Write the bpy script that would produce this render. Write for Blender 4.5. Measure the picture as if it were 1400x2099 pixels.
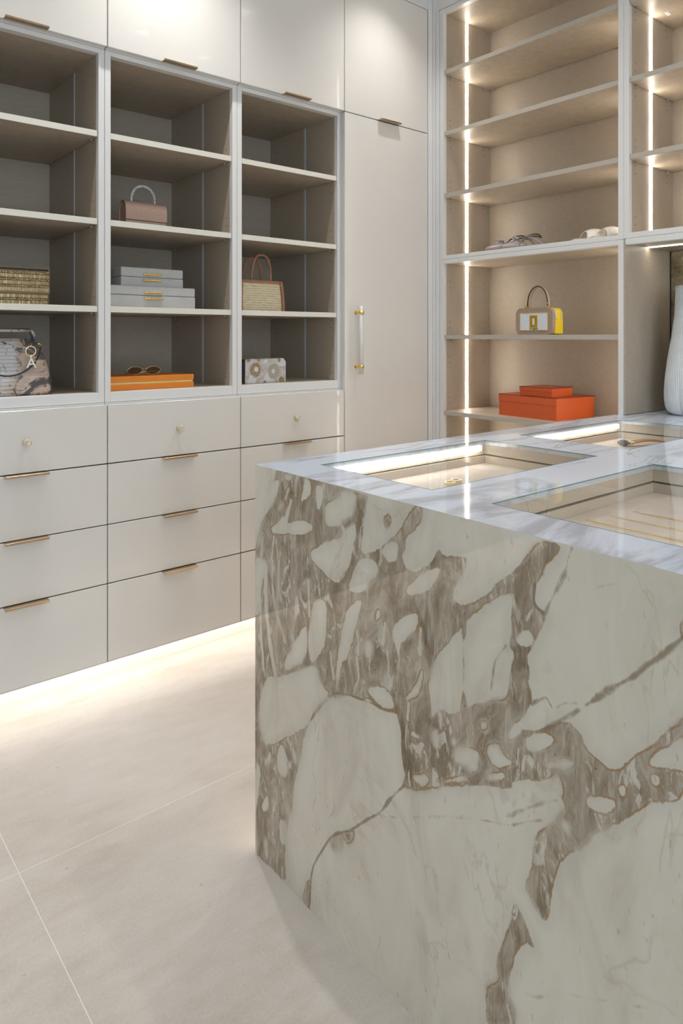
import bpy, bmesh, math, random
import numpy as np
from mathutils import Vector, Matrix
PI = math.pi
random.seed(7)
for o in list(bpy.data.objects): bpy.data.objects.remove(o)
C = bpy.context.scene.collection
SC = bpy.context.scene

# ------------------------------------------------------------ camera
cam_d = bpy.data.cameras.new('camera'); cam = bpy.data.objects.new('camera', cam_d); C.objects.link(cam)
FPX = 1431.0
cam_d.sensor_fit = 'HORIZONTAL'; cam_d.sensor_width = 36.0; cam_d.lens = 36.0*FPX/1400.0
cam_d.shift_y = -(2099/2-690)/1400.0
cam_d.clip_start = 0.02
fx, fy = 0.6410, 0.7676
cam.location = (0, 0, 1.22)
cam.rotation_euler = (PI/2, 0, math.atan2(fy, fx)-PI/2)
SC.camera = cam
SC.view_settings.view_transform = 'Standard'; SC.view_settings.look = 'None'
SC.view_settings.exposure = 0.37; SC.view_settings.gamma = 1.0
SC.view_settings.use_curve_mapping = False

# ------------------------------------------------------------ world and lights
W = bpy.data.worlds.new('sky'); SC.world = W; W.use_nodes = True
W.node_tree.nodes['Background'].inputs[0].default_value = (0.80, 0.90, 1.0, 1)
W.node_tree.nodes['Background'].inputs[1].default_value = 1.5
WARM = (1.0, 0.91, 0.79)
COOL = (0.80, 0.90, 1.0)
LED = 29.0

def area(name, loc, rot, sx, sy, power, col):
    d = bpy.data.lights.new(name, 'AREA'); d.shape = 'RECTANGLE'; d.size = sx; d.size_y = sy
    d.energy = power; d.color = col
    o = bpy.data.objects.new(name, d); C.objects.link(o); o.location = loc; o.rotation_euler = rot
    return o
# added cool fill light, set in an unseen window behind the camera
area('added_cool_fill', (-0.2, -2.34, 1.5), (-PI/2, 0, PI), 2.6, 2.2, 25, COOL)

CEIL = 2.98
SPOTS = [(0.05, 2.06, 37), (1.10, 2.06, 37), (2.15, 2.06, 20), (-1.0, 2.06, 34),
         (0.05, 0.35, 9), (1.70, 0.85, 22), (2.02, 1.45, 14), (2.15, 0.75, 14), (-1.0, -1.0, 16), (1.1, -1.0, 24)]

M_GREY=[[(1.411,0.919),(0.999,0.917),(1.008,0.893),(1.015,0.837),(1.02,0.796),(0.982,0.808),(0.96,0.825),(0.918,0.858),(0.897,0.885),(0.874,0.919),(0.853,0.918),(0.868,0.88),(0.897,0.857),(0.897,0.839),(0.91,0.814),(0.882,0.792),(0.851,0.812),(0.829,0.834),(0.818,0.855),(0.81,0.843),(0.762,0.852),(0.755,0.852),(0.768,0.822),(0.786,0.786),(0.782,0.773),(0.762,0.77),(0.729,0.791),(0.704,0.808),(0.695,0.831),(0.667,0.848),(0.638,0.882),(0.613,0.916),(0.579,0.917),(0.589,0.894),(0.608,0.875),(0.611,0.865),(0.622,0.843),(0.623,0.815),(0.606,0.808),(0.606,0.794),(0.616,0.776),(0.622,0.758),(0.638,0.728),(0.63,0.708),(0.638,0.69),(0.627,0.68),(0.63,0.66),(0.641,0.641),(0.659,0.622),(0.667,0.603),(0.638,0.616),(0.594,0.642),(0.571,0.663),(0.548,0.655),(0.538,0.635),(0.519,0.628),(0.505,0.622),(0.487,0.628),(0.467,0.657),(0.443,0.682),(0.422,0.71),(0.402,0.736),(0.393,0.744),(0.393,0.719),(0.422,0.693),(0.443,0.668),(0.447,0.653),(0.393,0.671),(0.393,0.662),(0.406,0.632),(0.424,0.618),(0.447,0.605),(0.464,0.583),(0.502,0.544),(0.526,0.522),(0.541,0.496),(0.568,0.467),(0.584,0.44),(0.594,0.406),(0.597,0.374),(0.602,0.35),(0.613,0.348),(0.633,0.371),(0.641,0.373),(0.63,0.406),(0.627,0.436),(0.619,0.469),(0.602,0.492),(0.584,0.511),(0.571,0.532),(0.573,0.544),(0.584,0.562),(0.611,0.556),(0.667,0.528),(0.664,0.515),(0.729,0.491),(0.762,0.473),(0.787,0.462),(0.824,0.439),(0.871,0.409),(0.904,0.403),(0.896,0.422),(0.906,0.446),(0.908,0.49),(0.914,0.517),(0.919,0.53),(0.955,0.518),(0.978,0.518),(0.996,0.524),(1.015,0.514),(1.059,0.509),(1.092,0.49),(1.11,0.486),(1.148,0.447),(1.187,0.398),(1.199,0.372),(1.222,0.302),(1.243,0.232),(1.249,0.189),(1.265,0.142),(1.277,0.092),(1.277,0.048),(1.268,0.003),(1.322,0.004),(1.407,-0.004)],[(0.659,0.34),(0.644,0.33),(0.627,0.301),(0.624,0.293),(0.641,0.296),(0.659,0.263),(0.661,0.241),(0.676,0.206),(0.67,0.186),(0.661,0.173),(0.661,0.144),(0.713,0.104),(0.716,0.147),(0.71,0.177),(0.688,0.198),(0.693,0.222),(0.691,0.245),(0.673,0.282),(0.664,0.322)],[(1.199,0.045),(1.179,0.074),(1.185,0.001),(1.208,0.001)],[(1.116,0.178),(1.11,0.198),(1.039,0.25),(1.044,0.225),(1.062,0.208),(1.069,0.217),(1.084,0.183),(1.1,0.171)],[(0.406,0.852),(0.393,0.873),(0.393,0.841),(0.404,0.835)],[(0.96,0.878),(0.938,0.891),(0.934,0.872),(0.951,0.856)],[(0.968,0.799),(0.938,0.792),(0.96,0.772)]]
M_WHITE=[[(1.398,0.843),(1.351,0.869),(1.307,0.898),(1.294,0.896),(1.307,0.859),(1.338,0.824),(1.364,0.79),(1.384,0.768),(1.404,0.752)],[(1.3,0.839),(1.294,0.824),(1.261,0.87),(1.255,0.889),(1.267,0.887),(1.279,0.857)],[(1.285,0.915),(1.243,0.918),(1.249,0.902),(1.267,0.897)],[(1.209,0.92),(1.186,0.92),(1.178,0.89),(1.192,0.875),(1.214,0.86),(1.217,0.868),(1.206,0.897)],[(1.165,0.908),(1.138,0.909),(1.135,0.892),(1.149,0.857),(1.159,0.857),(1.162,0.877)],[(1.079,0.914),(1.027,0.914),(1.036,0.888),(1.05,0.86),(1.075,0.846),(1.094,0.832),(1.13,0.828),(1.135,0.863),(1.125,0.878),(1.089,0.894)],[(1.279,0.823),(1.27,0.802),(1.235,0.817),(1.206,0.824),(1.17,0.82),(1.178,0.805),(1.212,0.791),(1.264,0.783),(1.294,0.773),(1.329,0.772),(1.332,0.782),(1.3,0.803)],[(1.036,0.857),(1.031,0.836),(1.046,0.793),(1.055,0.759),(1.079,0.722),(1.115,0.719),(1.141,0.731),(1.173,0.743),(1.184,0.76),(1.157,0.78),(1.115,0.802),(1.079,0.816),(1.065,0.835)],[(1.008,0.79),(0.982,0.796),(0.968,0.782),(0.971,0.766),(0.995,0.745),(1.008,0.726),(1.055,0.711),(1.055,0.731),(1.041,0.763),(1.027,0.782)],[(0.951,0.83),(0.93,0.844),(0.914,0.836),(0.918,0.812),(0.938,0.798),(0.955,0.805),(0.962,0.816)],[(0.855,0.802),(0.81,0.827),(0.818,0.804),(0.847,0.768),(0.893,0.75),(0.897,0.763),(0.874,0.786)],[(1.157,0.671),(1.13,0.675),(1.125,0.658),(1.13,0.585),(1.157,0.543),(1.181,0.524),(1.192,0.557),(1.184,0.61),(1.178,0.655)],[(1.2,0.605),(1.192,0.591),(1.196,0.522),(1.273,0.473),(1.282,0.488),(1.252,0.536)],[(1.018,0.711),(1.022,0.688),(1.031,0.658),(1.046,0.613),(1.06,0.58),(1.079,0.561),(1.089,0.503),(1.099,0.496),(1.097,0.542),(1.089,0.592),(1.075,0.644),(1.06,0.68)],[(0.93,0.684),(0.897,0.717),(0.866,0.732),(0.864,0.702),(0.897,0.669),(0.912,0.655),(0.91,0.616),(0.922,0.568),(0.926,0.567),(0.916,0.622),(0.922,0.649),(0.932,0.663)],[(0.855,0.639),(0.853,0.612),(0.866,0.579),(0.897,0.555),(0.897,0.569),(0.874,0.598)],[(1.008,0.541),(0.96,0.562),(0.934,0.558),(0.922,0.534),(0.947,0.523),(0.982,0.524)],[(1.345,0.44),(1.307,0.447),(1.264,0.473),(1.189,0.518),(1.157,0.526),(1.141,0.493),(1.11,0.489),(1.162,0.435),(1.195,0.381),(1.252,0.343),(1.345,0.27),(1.371,0.291),(1.384,0.329),(1.381,0.368),(1.358,0.413)],[(1.404,0.7),(1.351,0.706),(1.351,0.684),(1.371,0.642),(1.377,0.567),(1.404,0.559)],[(0.818,0.576),(0.807,0.57),(0.81,0.542),(0.818,0.549)],[(0.832,0.538),(0.814,0.535),(0.818,0.506),(0.832,0.51)],[(0.977,0.699),(0.968,0.704),(0.96,0.692),(0.982,0.674)],[(1.006,0.636),(0.99,0.635),(0.982,0.62),(0.999,0.595),(1.011,0.613)],[(0.762,0.74),(0.775,0.725),(0.81,0.684),(0.829,0.659),(0.836,0.629),(0.845,0.609),(0.836,0.574),(0.836,0.55),(0.818,0.576),(0.807,0.581),(0.789,0.577),(0.762,0.599)],[(1.335,0.276),(1.325,0.254),(1.349,0.228),(1.359,0.231)],[(1.29,0.311),(1.265,0.29),(1.265,0.25),(1.284,0.23),(1.306,0.241),(1.309,0.277)],[(1.355,0.158),(1.339,0.162),(1.342,0.131),(1.362,0.114),(1.372,0.122)],[(1.252,0.324),(1.228,0.306),(1.234,0.282),(1.246,0.291)],[(1.296,0.136),(1.265,0.142),(1.274,0.086),(1.293,0.076),(1.299,0.109)],[(1.4,0.22),(1.369,0.215),(1.383,0.14),(1.4,0.054)],[(1.359,0.054),(1.349,0.063),(1.342,0.015),(1.355,0.018)],[(0.836,0.533),(0.817,0.547),(0.819,0.515),(0.832,0.512)],[(0.791,0.538),(0.773,0.544),(0.784,0.525)],[(0.77,0.526),(0.752,0.54),(0.752,0.518),(0.766,0.514)],[(0.883,0.515),(0.859,0.511),(0.867,0.502),(0.887,0.499)],[(0.809,0.458),(0.756,0.495),(0.752,0.483),(0.806,0.454)],[(0.889,0.431),(0.84,0.454),(0.84,0.432),(0.867,0.418)],[(0.659,0.755),(0.638,0.774),(0.624,0.764),(0.63,0.751),(0.653,0.74)],[(0.636,0.799),(0.624,0.812),(0.633,0.788),(0.638,0.784)],[(0.762,0.74),(0.729,0.778),(0.698,0.803),(0.661,0.823),(0.667,0.787),(0.664,0.766),(0.667,0.75),(0.67,0.734),(0.659,0.729),(0.664,0.702),(0.67,0.678),(0.673,0.651),(0.698,0.64),(0.726,0.625),(0.762,0.599)],[(0.676,0.589),(0.656,0.628),(0.638,0.637),(0.638,0.618),(0.67,0.587)],[(0.638,0.611),(0.594,0.635),(0.584,0.621),(0.616,0.595),(0.641,0.588)],[(0.783,0.529),(0.732,0.549),(0.726,0.522),(0.749,0.506),(0.783,0.5)],[(0.72,0.555),(0.691,0.58),(0.679,0.558),(0.659,0.558),(0.698,0.528)],[(0.729,0.594),(0.713,0.601),(0.713,0.586),(0.726,0.579)],[(0.611,0.581),(0.558,0.614),(0.553,0.599),(0.594,0.577)],[(0.667,0.525),(0.6,0.561),(0.584,0.588),(0.573,0.563),(0.573,0.547),(0.611,0.523),(0.644,0.516),(0.661,0.517)],[(0.536,0.568),(0.509,0.584),(0.489,0.583),(0.502,0.559),(0.521,0.553),(0.538,0.556)],[(0.491,0.606),(0.478,0.614),(0.478,0.597),(0.487,0.593)],[(0.443,0.644),(0.431,0.648),(0.433,0.633),(0.443,0.631)],[(0.667,0.357),(0.638,0.363),(0.613,0.348),(0.616,0.343),(0.647,0.333),(0.659,0.345)],[(0.58,0.514),(0.563,0.516),(0.563,0.495),(0.579,0.5)],[(0.762,0.519),(0.736,0.534),(0.726,0.513),(0.755,0.496)],[(0.71,0.518),(0.679,0.537),(0.676,0.522),(0.713,0.504)]]
M_STREAK=[([(1.351,0.688),(1.354,0.611),(1.338,0.525),(1.313,0.448)],0.005),([(1.377,0.622),(1.374,0.532),(1.361,0.445)],0.0025),([(1.325,0.708),(1.325,0.637),(1.307,0.589),(1.276,0.539)],0.0025),([(1.189,0.699),(1.186,0.626)],0.004),([(1.294,0.734),(1.304,0.661),(1.291,0.629)],0.002),([(1.252,0.858),(1.276,0.801)],0.004),([(0.86,0.701),(0.862,0.658)],0.004),([(0.89,0.558),(0.893,0.528)],0.003),([(1.364,0.754),(1.371,0.708)],0.003),([(1.319,0.764),(1.329,0.711)],0.002),([(1.115,0.574),(1.104,0.523)],0.003),([(1.031,0.642),(1.027,0.598)],0.003),([(0.951,0.683),(0.96,0.642)],0.003)]
M_VEIN=[([(0.9,0.405),(0.929,0.372),(0.947,0.348),(0.964,0.321),(0.996,0.295),(1.02,0.271),(1.039,0.251),(1.084,0.219),(1.11,0.198),(1.132,0.166),(1.159,0.123),(1.176,0.093),(1.182,0.052),(1.187,-0.004)],0.0022,1.0),([(0.393,0.849),(0.435,0.8),(0.449,0.785),(0.464,0.767),(0.487,0.748),(0.505,0.73),(0.521,0.713),(0.538,0.697)],0.004,0.8),([(0.561,0.914),(0.568,0.892),(0.573,0.868),(0.594,0.832),(0.605,0.808)],0.0035,0.6),([(0.63,0.662),(0.611,0.677),(0.602,0.683),(0.594,0.672)],0.0035,0.8),([(0.605,0.633),(0.584,0.653),(0.558,0.678),(0.548,0.686)],0.0035,0.7),([(0.589,0.672),(0.571,0.687),(0.553,0.694)],0.0025,0.5),([(0.776,0.411),(0.736,0.431),(0.698,0.445),(0.667,0.456),(0.633,0.482),(0.611,0.495)],0.002,0.55),([(0.673,0.468),(0.653,0.485),(0.624,0.511),(0.584,0.539)],0.0035,0.5),([(0.644,0.215),(0.619,0.221),(0.579,0.263),(0.558,0.27),(0.509,0.299),(0.447,0.334)],0.002,0.4),([(0.969,0.314),(0.9,0.344),(0.844,0.377),(0.756,0.426)],0.003,0.4),([(1.044,0.504),(1.054,0.451),(1.064,0.382),(1.069,0.344),(1.095,0.286),(1.105,0.247)],0.004,0.3),([(0.584,0.838),(0.533,0.863),(0.487,0.885)],0.002,0.35),([(0.46,0.89),(0.443,0.894),(0.422,0.902),(0.393,0.902)],0.002,0.35),([(0.676,0.735),(0.698,0.703),(0.702,0.676),(0.705,0.654)],0.0022,0.6),([(1.277,0.146),(1.211,0.115),(1.1,0.058),(1.039,0.003)],0.001,0.5),([(0.464,0.548),(0.433,0.569),(0.393,0.593)],0.005,0.25),([(1.193,0.139),(1.154,0.188),(1.105,0.247)],0.003,0.3),([(0.623,0.845),(0.626,0.814),(0.608,0.807)],0.0022,1.0),([(1.008,0.911),(1.027,0.859),(1.031,0.809),(1.05,0.767),(1.075,0.729)],0.007,0.5),([(1.075,0.849),(1.094,0.823)],0.006,0.5),([(1.11,0.489),(1.07,0.506),(1.027,0.512),(0.986,0.519),(0.96,0.518),(0.922,0.528)],0.0025,0.9)]

# ------------------------------------------------------------ node helpers
def newmat(name):
    m = bpy.data.materials.new(name); m.use_nodes = True
    nt = m.node_tree; b = nt.nodes['Principled BSDF']
    return m, nt, b
def N(nt, typ, **kw):
    n = nt.nodes.new(typ)
    for k, v in kw.items():
        if k.startswith('i_'):
            key = k[2:]
            key = int(key) if key.isdigit() else key
            n.inputs[key].default_value = v
        else: setattr(n, k, v)
    return n
def L(nt, a, b): nt.links.new(a, b)
def coords(nt, scale=(1,1,1), rot=(0,0,0)):
    t = N(nt, 'ShaderNodeTexCoord'); mp = N(nt, 'ShaderNodeMapping')
    mp.inputs['Scale'].default_value = scale; mp.inputs['Rotation'].default_value = rot
    L(nt, t.outputs['Object'], mp.inputs['Vector']); return mp.outputs['Vector']
def noise(nt, vec, scale, detail=3, rough=0.5, dist=0.0):
    n = N(nt, 'ShaderNodeTexNoise'); n.inputs['Scale'].default_value = scale
    n.inputs['Detail'].default_value = detail; n.inputs['Roughness'].default_value = rough
    n.inputs['Distortion'].default_value = dist
    if vec is not None: L(nt, vec, n.inputs['Vector'])
    return n.outputs['Fac']
def ramp(nt, fac, stops):
    r = N(nt, 'ShaderNodeValToRGB'); e = r.color_ramp.elements
    while len(e) < len(stops): e.new(0.5)
    for el, (p, c) in zip(e, stops):
        el.position = p; el.color = (c[0], c[1], c[2], 1) if len(c) == 3 else c
    L(nt, fac, r.inputs['Fac']); return r.outputs['Color']
def g(v): return (v, v, v)
def mrange(nt, v, a, b, c=0.0, d=1.0, smooth=True):
    n = N(nt, 'ShaderNodeMapRange'); n.interpolation_type = 'SMOOTHSTEP' if smooth else 'LINEAR'
    for i, x in zip(('From Min','From Max','To Min','To Max'), (a,b,c,d)): n.inputs[i].default_value = x
    L(nt, v, n.inputs['Value']); return n.outputs['Result']
def mth(nt, op, a, b=None):
    n = N(nt, 'ShaderNodeMath', operation=op)
    for i, x in enumerate((a, b)):
        if x is None: continue
        if isinstance(x, (int, float)): n.inputs[i].default_value = x
        else: L(nt, x, n.inputs[i])
    return n.outputs[0]
def mixc(nt, fac, a, b, mode='MIX'):
    n = N(nt, 'ShaderNodeMix', data_type='RGBA', blend_type=mode)
    if isinstance(fac, (int, float)): n.inputs[0].default_value = fac
    else: L(nt, fac, n.inputs[0])
    for i, x in ((6, a), (7, b)):
        if isinstance(x, tuple): n.inputs[i].default_value = (x[0], x[1], x[2], 1)
        else: L(nt, x, n.inputs[i])
    return n.outputs[2]
def bump(nt, b, h, strength, dist=0.001):
    n = N(nt, 'ShaderNodeBump'); n.inputs['Strength'].default_value = strength; n.inputs['Distance'].default_value = dist
    L(nt, h, n.inputs['Height']); L(nt, n.outputs[0], b.inputs['Normal'])
def simple(name, col, rough=0.5, metal=0.0, coat=0.0, nscale=None, namt=0.06, bstr=0.0, spec=0.5):
    m, nt, b = newmat(name)
    b.inputs['Roughness'].default_value = rough; b.inputs['Metallic'].default_value = metal
    b.inputs['Coat Weight'].default_value = coat; b.inputs['Specular IOR Level'].default_value = spec
    v = coords(nt); f = noise(nt, v, nscale or 30, 4)
    d = tuple(c*(1-namt) for c in col); u = tuple(min(1, c*(1+namt)) for c in col)
    L(nt, ramp(nt, f, [(0.3, d), (0.7, u)]), b.inputs['Base Color'])
    if bstr: bump(nt, b, f, bstr)
    return m

M = {}
M['paint'] = simple('cream_satin_lacquer', (0.73,0.705,0.665), 0.22, coat=0.15, nscale=3, namt=0.012)
M['frame'] = simple('cream_frame_lacquer', (0.755,0.75,0.74), 0.35, nscale=3, namt=0.01)
M['wall'] = simple('wall_paint', (0.50,0.48,0.45), 0.6, nscale=4, namt=0.01)
M['ceil'] = simple('ceiling_paint', (0.82,0.82,0.81), 0.7, nscale=4, namt=0.01)
def linen(name, col, dark=0.8, rough=0.55):
    m, nt, b = newmat(name)
    a = noise(nt, coords(nt, (30,30,900)), 1.0, 3, 0.6)
    c = noise(nt, coords(nt, (700,700,40)), 1.0, 3, 0.6)
    e = noise(nt, coords(nt), 2.5, 3)
    s = mth(nt, 'ADD', mth(nt, 'MULTIPLY', a, 0.6), mth(nt, 'MULTIPLY', c, 0.3))
    s = mth(nt, 'ADD', s, mth(nt, 'MULTIPLY', e, 0.12))
    lo = tuple(x*dark for x in col); hi = tuple(min(1, x*(2-dark)) for x in col)
    L(nt, ramp(nt, s, [(0.36, lo), (0.66, hi)]), b.inputs['Base Color'])
    b.inputs['Roughness'].default_value = rough
    bump(nt, b, s, 0.12, 0.0006)
    return m
M['linen'] = linen('greige_linen_laminate', (0.46,0.39,0.305), 0.88, 0.42)
M['linen_back'] = linen('greige_linen_back', (0.45,0.385,0.31), 0.85, 0.42)
M['edge_a'] = linen('lit_shelf_edge', (0.74,0.715,0.64), 0.97, 0.4)  # downlight on the left-wall shelf edges put into a paler colour
M['edge_b'] = linen('greige_shelf_edge', (0.47,0.43,0.365), 0.92)
M['brass'] = simple('champagne_brass', (0.52,0.39,0.255), 0.28, 1.0, nscale=200, namt=0.04)
M['gold'] = simple('polished_gold', (0.95,0.68,0.20), 0.16, 1.0, nscale=100, namt=0.03)
M['goldpale'] = simple('pale_gold', (0.98,0.84,0.52), 0.2, 1.0, nscale=100, namt=0.03)
M['alu'] = simple('anodised_aluminium', (0.58,0.63,0.72), 0.4, 0.1, nscale=100, namt=0.02)
M['steel'] = simple('steel_pin', (0.6,0.58,0.55), 0.3, 1.0)
M['hole'] = simple('dark_hole', (0.05,0.04,0.035), 0.8)
M['dark'] = simple('black_trim', (0.012,0.012,0.013), 0.4)
M['shadowgap'] = simple('carcass_gap_shade', (0.03,0.026,0.022), 0.7)  # shade of the drawer gaps painted in as a near-black carcass
def emis(name, col, s):
    m, nt, b = newmat(name)
    b.inputs['Base Color'].default_value = (0.9,0.9,0.88,1)
    b.inputs['Emission Color'].default_value = (*col,1); b.inputs['Emission Strength'].default_value = s
    f = noise(nt, coords(nt), 2.0); L(nt, mrange(nt, f, 0, 1, s*0.98, s*1.02), b.inputs['Emission Strength'])
    return m
M['led'] = emis('lit_led_diffuser', WARM, LED)
M['led_toe'] = emis('lit_toe_led', (1.0,0.92,0.82), 19.0)
M['led_isl'] = emis('lit_island_toe_led', (1.0,0.90,0.76), 14.0)
M['led_case'] = emis('lit_display_led', (1.0,0.95,0.87), 10.0)
M['led_niche'] = emis('lit_niche_led', WARM, 12.0)
M['lamp'] = emis('lamp_lens', (1.0,0.93,0.84), 12.0)

# glass that lets light straight through and reflects with the angle
def pane_mat(name, tint=(0.97,0.985,0.98)):
    m, nt, b = newmat(name)
    out = nt.nodes['Material Output']; nt.nodes.remove(b)
    tr = N(nt, 'ShaderNodeBsdfTransparent'); tr.inputs[0].default_value = (*tint,1)
    gl = N(nt, 'ShaderNodeBsdfGlossy'); gl.inputs['Roughness'].default_value = 0.01
    fr = N(nt, 'ShaderNodeFresnel'); fr.inputs['IOR'].default_value = 1.5
    nz = noise(nt, coords(nt), 3.0)
    L(nt, mrange(nt, nz, 0, 1, 1.49, 1.51), fr.inputs['IOR'])
    mx = N(nt, 'ShaderNodeMixShader'); geo = N(nt, 'ShaderNodeNewGeometry'); L(nt, mth(nt, 'MULTIPLY', fr.outputs[0], mth(nt, 'SUBTRACT', 1.0, geo.outputs['Backfacing'])), mx.inputs[0]); L(nt, tr.outputs[0], mx.inputs[1]); L(nt, gl.outputs[0], mx.inputs[2])
    L(nt, mx.outputs[0], out.inputs[0]); return m
M['pane'] = pane_mat('display_glass')
M['pane_edge'] = simple('green_glass_edge', (0.12,0.30,0.34), 0.1)
def clear(name, ior=1.49, rough=0.02, col=(1,1,1)):
    m, nt, b = newmat(name)
    b.inputs['Transmission Weight'].default_value = 1.0; b.inputs['IOR'].default_value = ior
    f = noise(nt, coords(nt), 5.0); L(nt, mrange(nt, f, 0, 1, rough*0.8, rough*1.2), b.inputs['Roughness'])
    b.inputs['Base Color'].default_value = (*col,1); return m
M['crystal'] = clear('crystal_glass', 1.5, 0.02)
M['crystal'].node_tree.nodes['Principled BSDF'].inputs['Transmission Weight'].default_value = 0.7
M['acrylic'] = clear('frosted_acrylic', 1.49, 0.18)
M['acrylic'].node_tree.nodes['Principled BSDF'].inputs['Transmission Weight'].default_value = 0.35
M['lens'] = clear('brown_lens', 1.45, 0.02, (0.45,0.33,0.24))
M['vase'] = None

# limestone floor
def limestone():
    m, nt, b = newmat('beige_limestone')
    v = coords(nt)
    a = noise(nt, v, 1.6, 6, 0.6, 0.6); f = noise(nt, v, 160, 3, 0.7)
    st = noise(nt, coords(nt, (9,26,9), (0,0,0.5)), 1.0, 5, 0.6)
    s = mth(nt, 'ADD', mth(nt, 'MULTIPLY', a, 0.5), mth(nt, 'MULTIPLY', f, 0.25)); s = mth(nt, 'ADD', s, mth(nt, 'MULTIPLY', st, 0.25))
    base = ramp(nt, s, [(0.36, (0.49,0.435,0.38)), (0.5, (0.58,0.53,0.48)), (0.64, (0.64,0.605,0.56))])
    vo = N(nt, 'ShaderNodeTexVoronoi', feature='F1'); vo.inputs['Scale'].default_value = 22
    L(nt, coords(nt, (1,2.2,1), (0,0,0.6)), vo.inputs['Vector'])
    sp = mth(nt, 'MULTIPLY', mrange(nt, vo.outputs['Distance'], 0.05, 0.13, 1, 0), mrange(nt, noise(nt, v, 9, 4), 0.56, 0.64))
    base = mixc(nt, mth(nt, 'MULTIPLY', sp, 0.6), base, (0.30,0.22,0.16))
    L(nt, base, b.inputs['Base Color'])
    L(nt, mrange(nt, s, 0.3, 0.7, 0.30, 0.42), b.inputs['Roughness'])
    bump(nt, b, f, 0.08, 0.0005); return m
M['stone'] = limestone()
M['grout'] = simple('white_grout', (0.74,0.735,0.72), 0.8, nscale=80, namt=0.03)

# breccia marble: the mesh carries the laid-out veins as distances, the nodes add the fine break-up
def marble_side():
    m, nt, b = newmat('breccia_marble_face')
    at = N(nt, 'ShaderNodeAttribute', attribute_name='matrix').outputs['Fac']
    ve = N(nt, 'ShaderNodeAttribute', attribute_name='vein').outputs['Fac']
    v = coords(nt); vs = coords(nt, (1,1.5,0.9), (0.35,0,0))
    n1 = noise(nt, vs, 30, 6, 0.58, 0.7); n2 = noise(nt, v, 320, 3, 0.6); n3 = noise(nt, v, 8, 4, 0.6, 0.5)
    d = mth(nt, 'ADD', at, mth(nt, 'MULTIPLY', mth(nt, 'SUBTRACT', n1, 0.5), 0.012))
    d = mth(nt, 'ADD', d, mth(nt, 'MULTIPLY', mth(nt, 'SUBTRACT', n2, 0.5), 0.0012))
    soft = mrange(nt, noise(nt, v, 9, 3), 0.44, 0.64, 0.0012, 0.016)
    msk = mth(nt, 'MINIMUM', mth(nt, 'MAXIMUM', mth(nt, 'DIVIDE', mth(nt, 'ADD', d, mth(nt, 'MULTIPLY', soft, 0.5)), soft), 0.0), 1.0)
    # inside the grey: tone patches, streaks and small pale clasts
    tone = noise(nt, coords(nt, (1,16,7), (0.32,0,0)), 1.0, 7, 0.66, 1.2)
    grey = ramp(nt, tone, [(0.30, (0.17,0.125,0.08)), (0.43, (0.28,0.225,0.158)), (0.52, (0.375,0.32,0.243)), (0.62, (0.485,0.43,0.34)), (0.76, (0.60,0.555,0.46))])
    st = noise(nt, coords(nt, (1,85,11), (0.24,0,0)), 1.0, 5, 0.6, 1.4)
    cl = noise(nt, coords(nt, (1,36,13), (0.30,0,0)), 1.0, 6, 0.62, 1.3)
    sel = noise(nt, v, 6, 3)
    grey = mixc(nt, mth(nt, 'MULTIPLY', mrange(nt, st, 0.52, 0.70), 0.45), grey, (0.68,0.645,0.56))
    cm = mth(nt, 'MULTIPLY', mrange(nt, cl, 0.545, 0.615), mrange(nt, sel, 0.40, 0.56, 0.25, 0.85))
    grey = mixc(nt, cm, grey, (0.70,0.675,0.595))
    ring = mth(nt, 'MULTIPLY', mrange(nt, cl, 0.525, 0.55), mrange(nt, cl, 0.56, 0.59, 1, 0))
    grey = mixc(nt, mth(nt, 'MULTIPLY', ring, 0.22), grey, (0.36,0.24,0.12))
    pk = mrange(nt, n3, 0.56, 0.70, 0.0, 0.35); grey = mixc(nt, pk, grey, (0.53,0.43,0.35))
    wsp = mth(nt, 'ABSOLUTE', mth(nt, 'SUBTRACT', noise(nt, coords(nt, (1,40,26), (0.5,0,0)), 1.0, 4, 0.55, 2.2), 0.5))
    grey = mixc(nt, mth(nt, 'MULTIPLY', mrange(nt, wsp, 0.0, 0.010, 1, 0), mrange(nt, sel, 0.5, 0.6, 0.0, 0.6)), grey, (0.60,0.54,0.45))
    dk = noise(nt, v, 110, 2, 0.5); grey = mixc(nt, mrange(nt, dk, 0.70, 0.76, 0.0, 0.6), grey, (0.10,0.075,0.06))
    # white body
    wv = noise(nt, coords(nt, (1,8,3.6), (0.35,0,0)), 1.0, 6, 0.6, 0.8)
    white = ramp(nt, wv, [(0.30, (0.60,0.56,0.475)), (0.46, (0.70,0.665,0.57)), (0.58, (0.735,0.705,0.615)), (0.7, (0.755,0.72,0.64))])
    spn = noise(nt, coords(nt, (1,110,44), (0.45,0,0)), 1.0, 3, 0.5)
    sp = mth(nt, 'MULTIPLY', mrange(nt, spn, 0.64, 0.74), mrange(nt, sel, 0.46, 0.60))
    white = mixc(nt, mth(nt, 'MULTIPLY', sp, 0.45), white, (0.36,0.27,0.20))
    fv = mth(nt, 'ABSOLUTE', mth(nt, 'SUBTRACT', noise(nt, coords(nt, (1,3.4,2.2), (0.6,0,0)), 1.0, 5, 0.55, 0.8), 0.5))
    white = mixc(nt, mth(nt, 'MULTIPLY', mrange(nt, fv, 0.0, 0.012, 1, 0), mrange(nt, n3, 0.45, 0.6, 0, 0.28)), white, (0.44,0.36,0.27))
    white = mixc(nt, mrange(nt, d, -0.026, 0.0, 0.0, 0.24), white, (0.46,0.45,0.41))
    col = mixc(nt, msk, white, grey)
    rim = mth(nt, 'MULTIPLY', mrange(nt, d, -0.0022, -0.0002), mrange(nt, d, 0.0004, 0.0028, 1, 0))
    rsel = mrange(nt, noise(nt, v, 14, 4), 0.44, 0.60)
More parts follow.
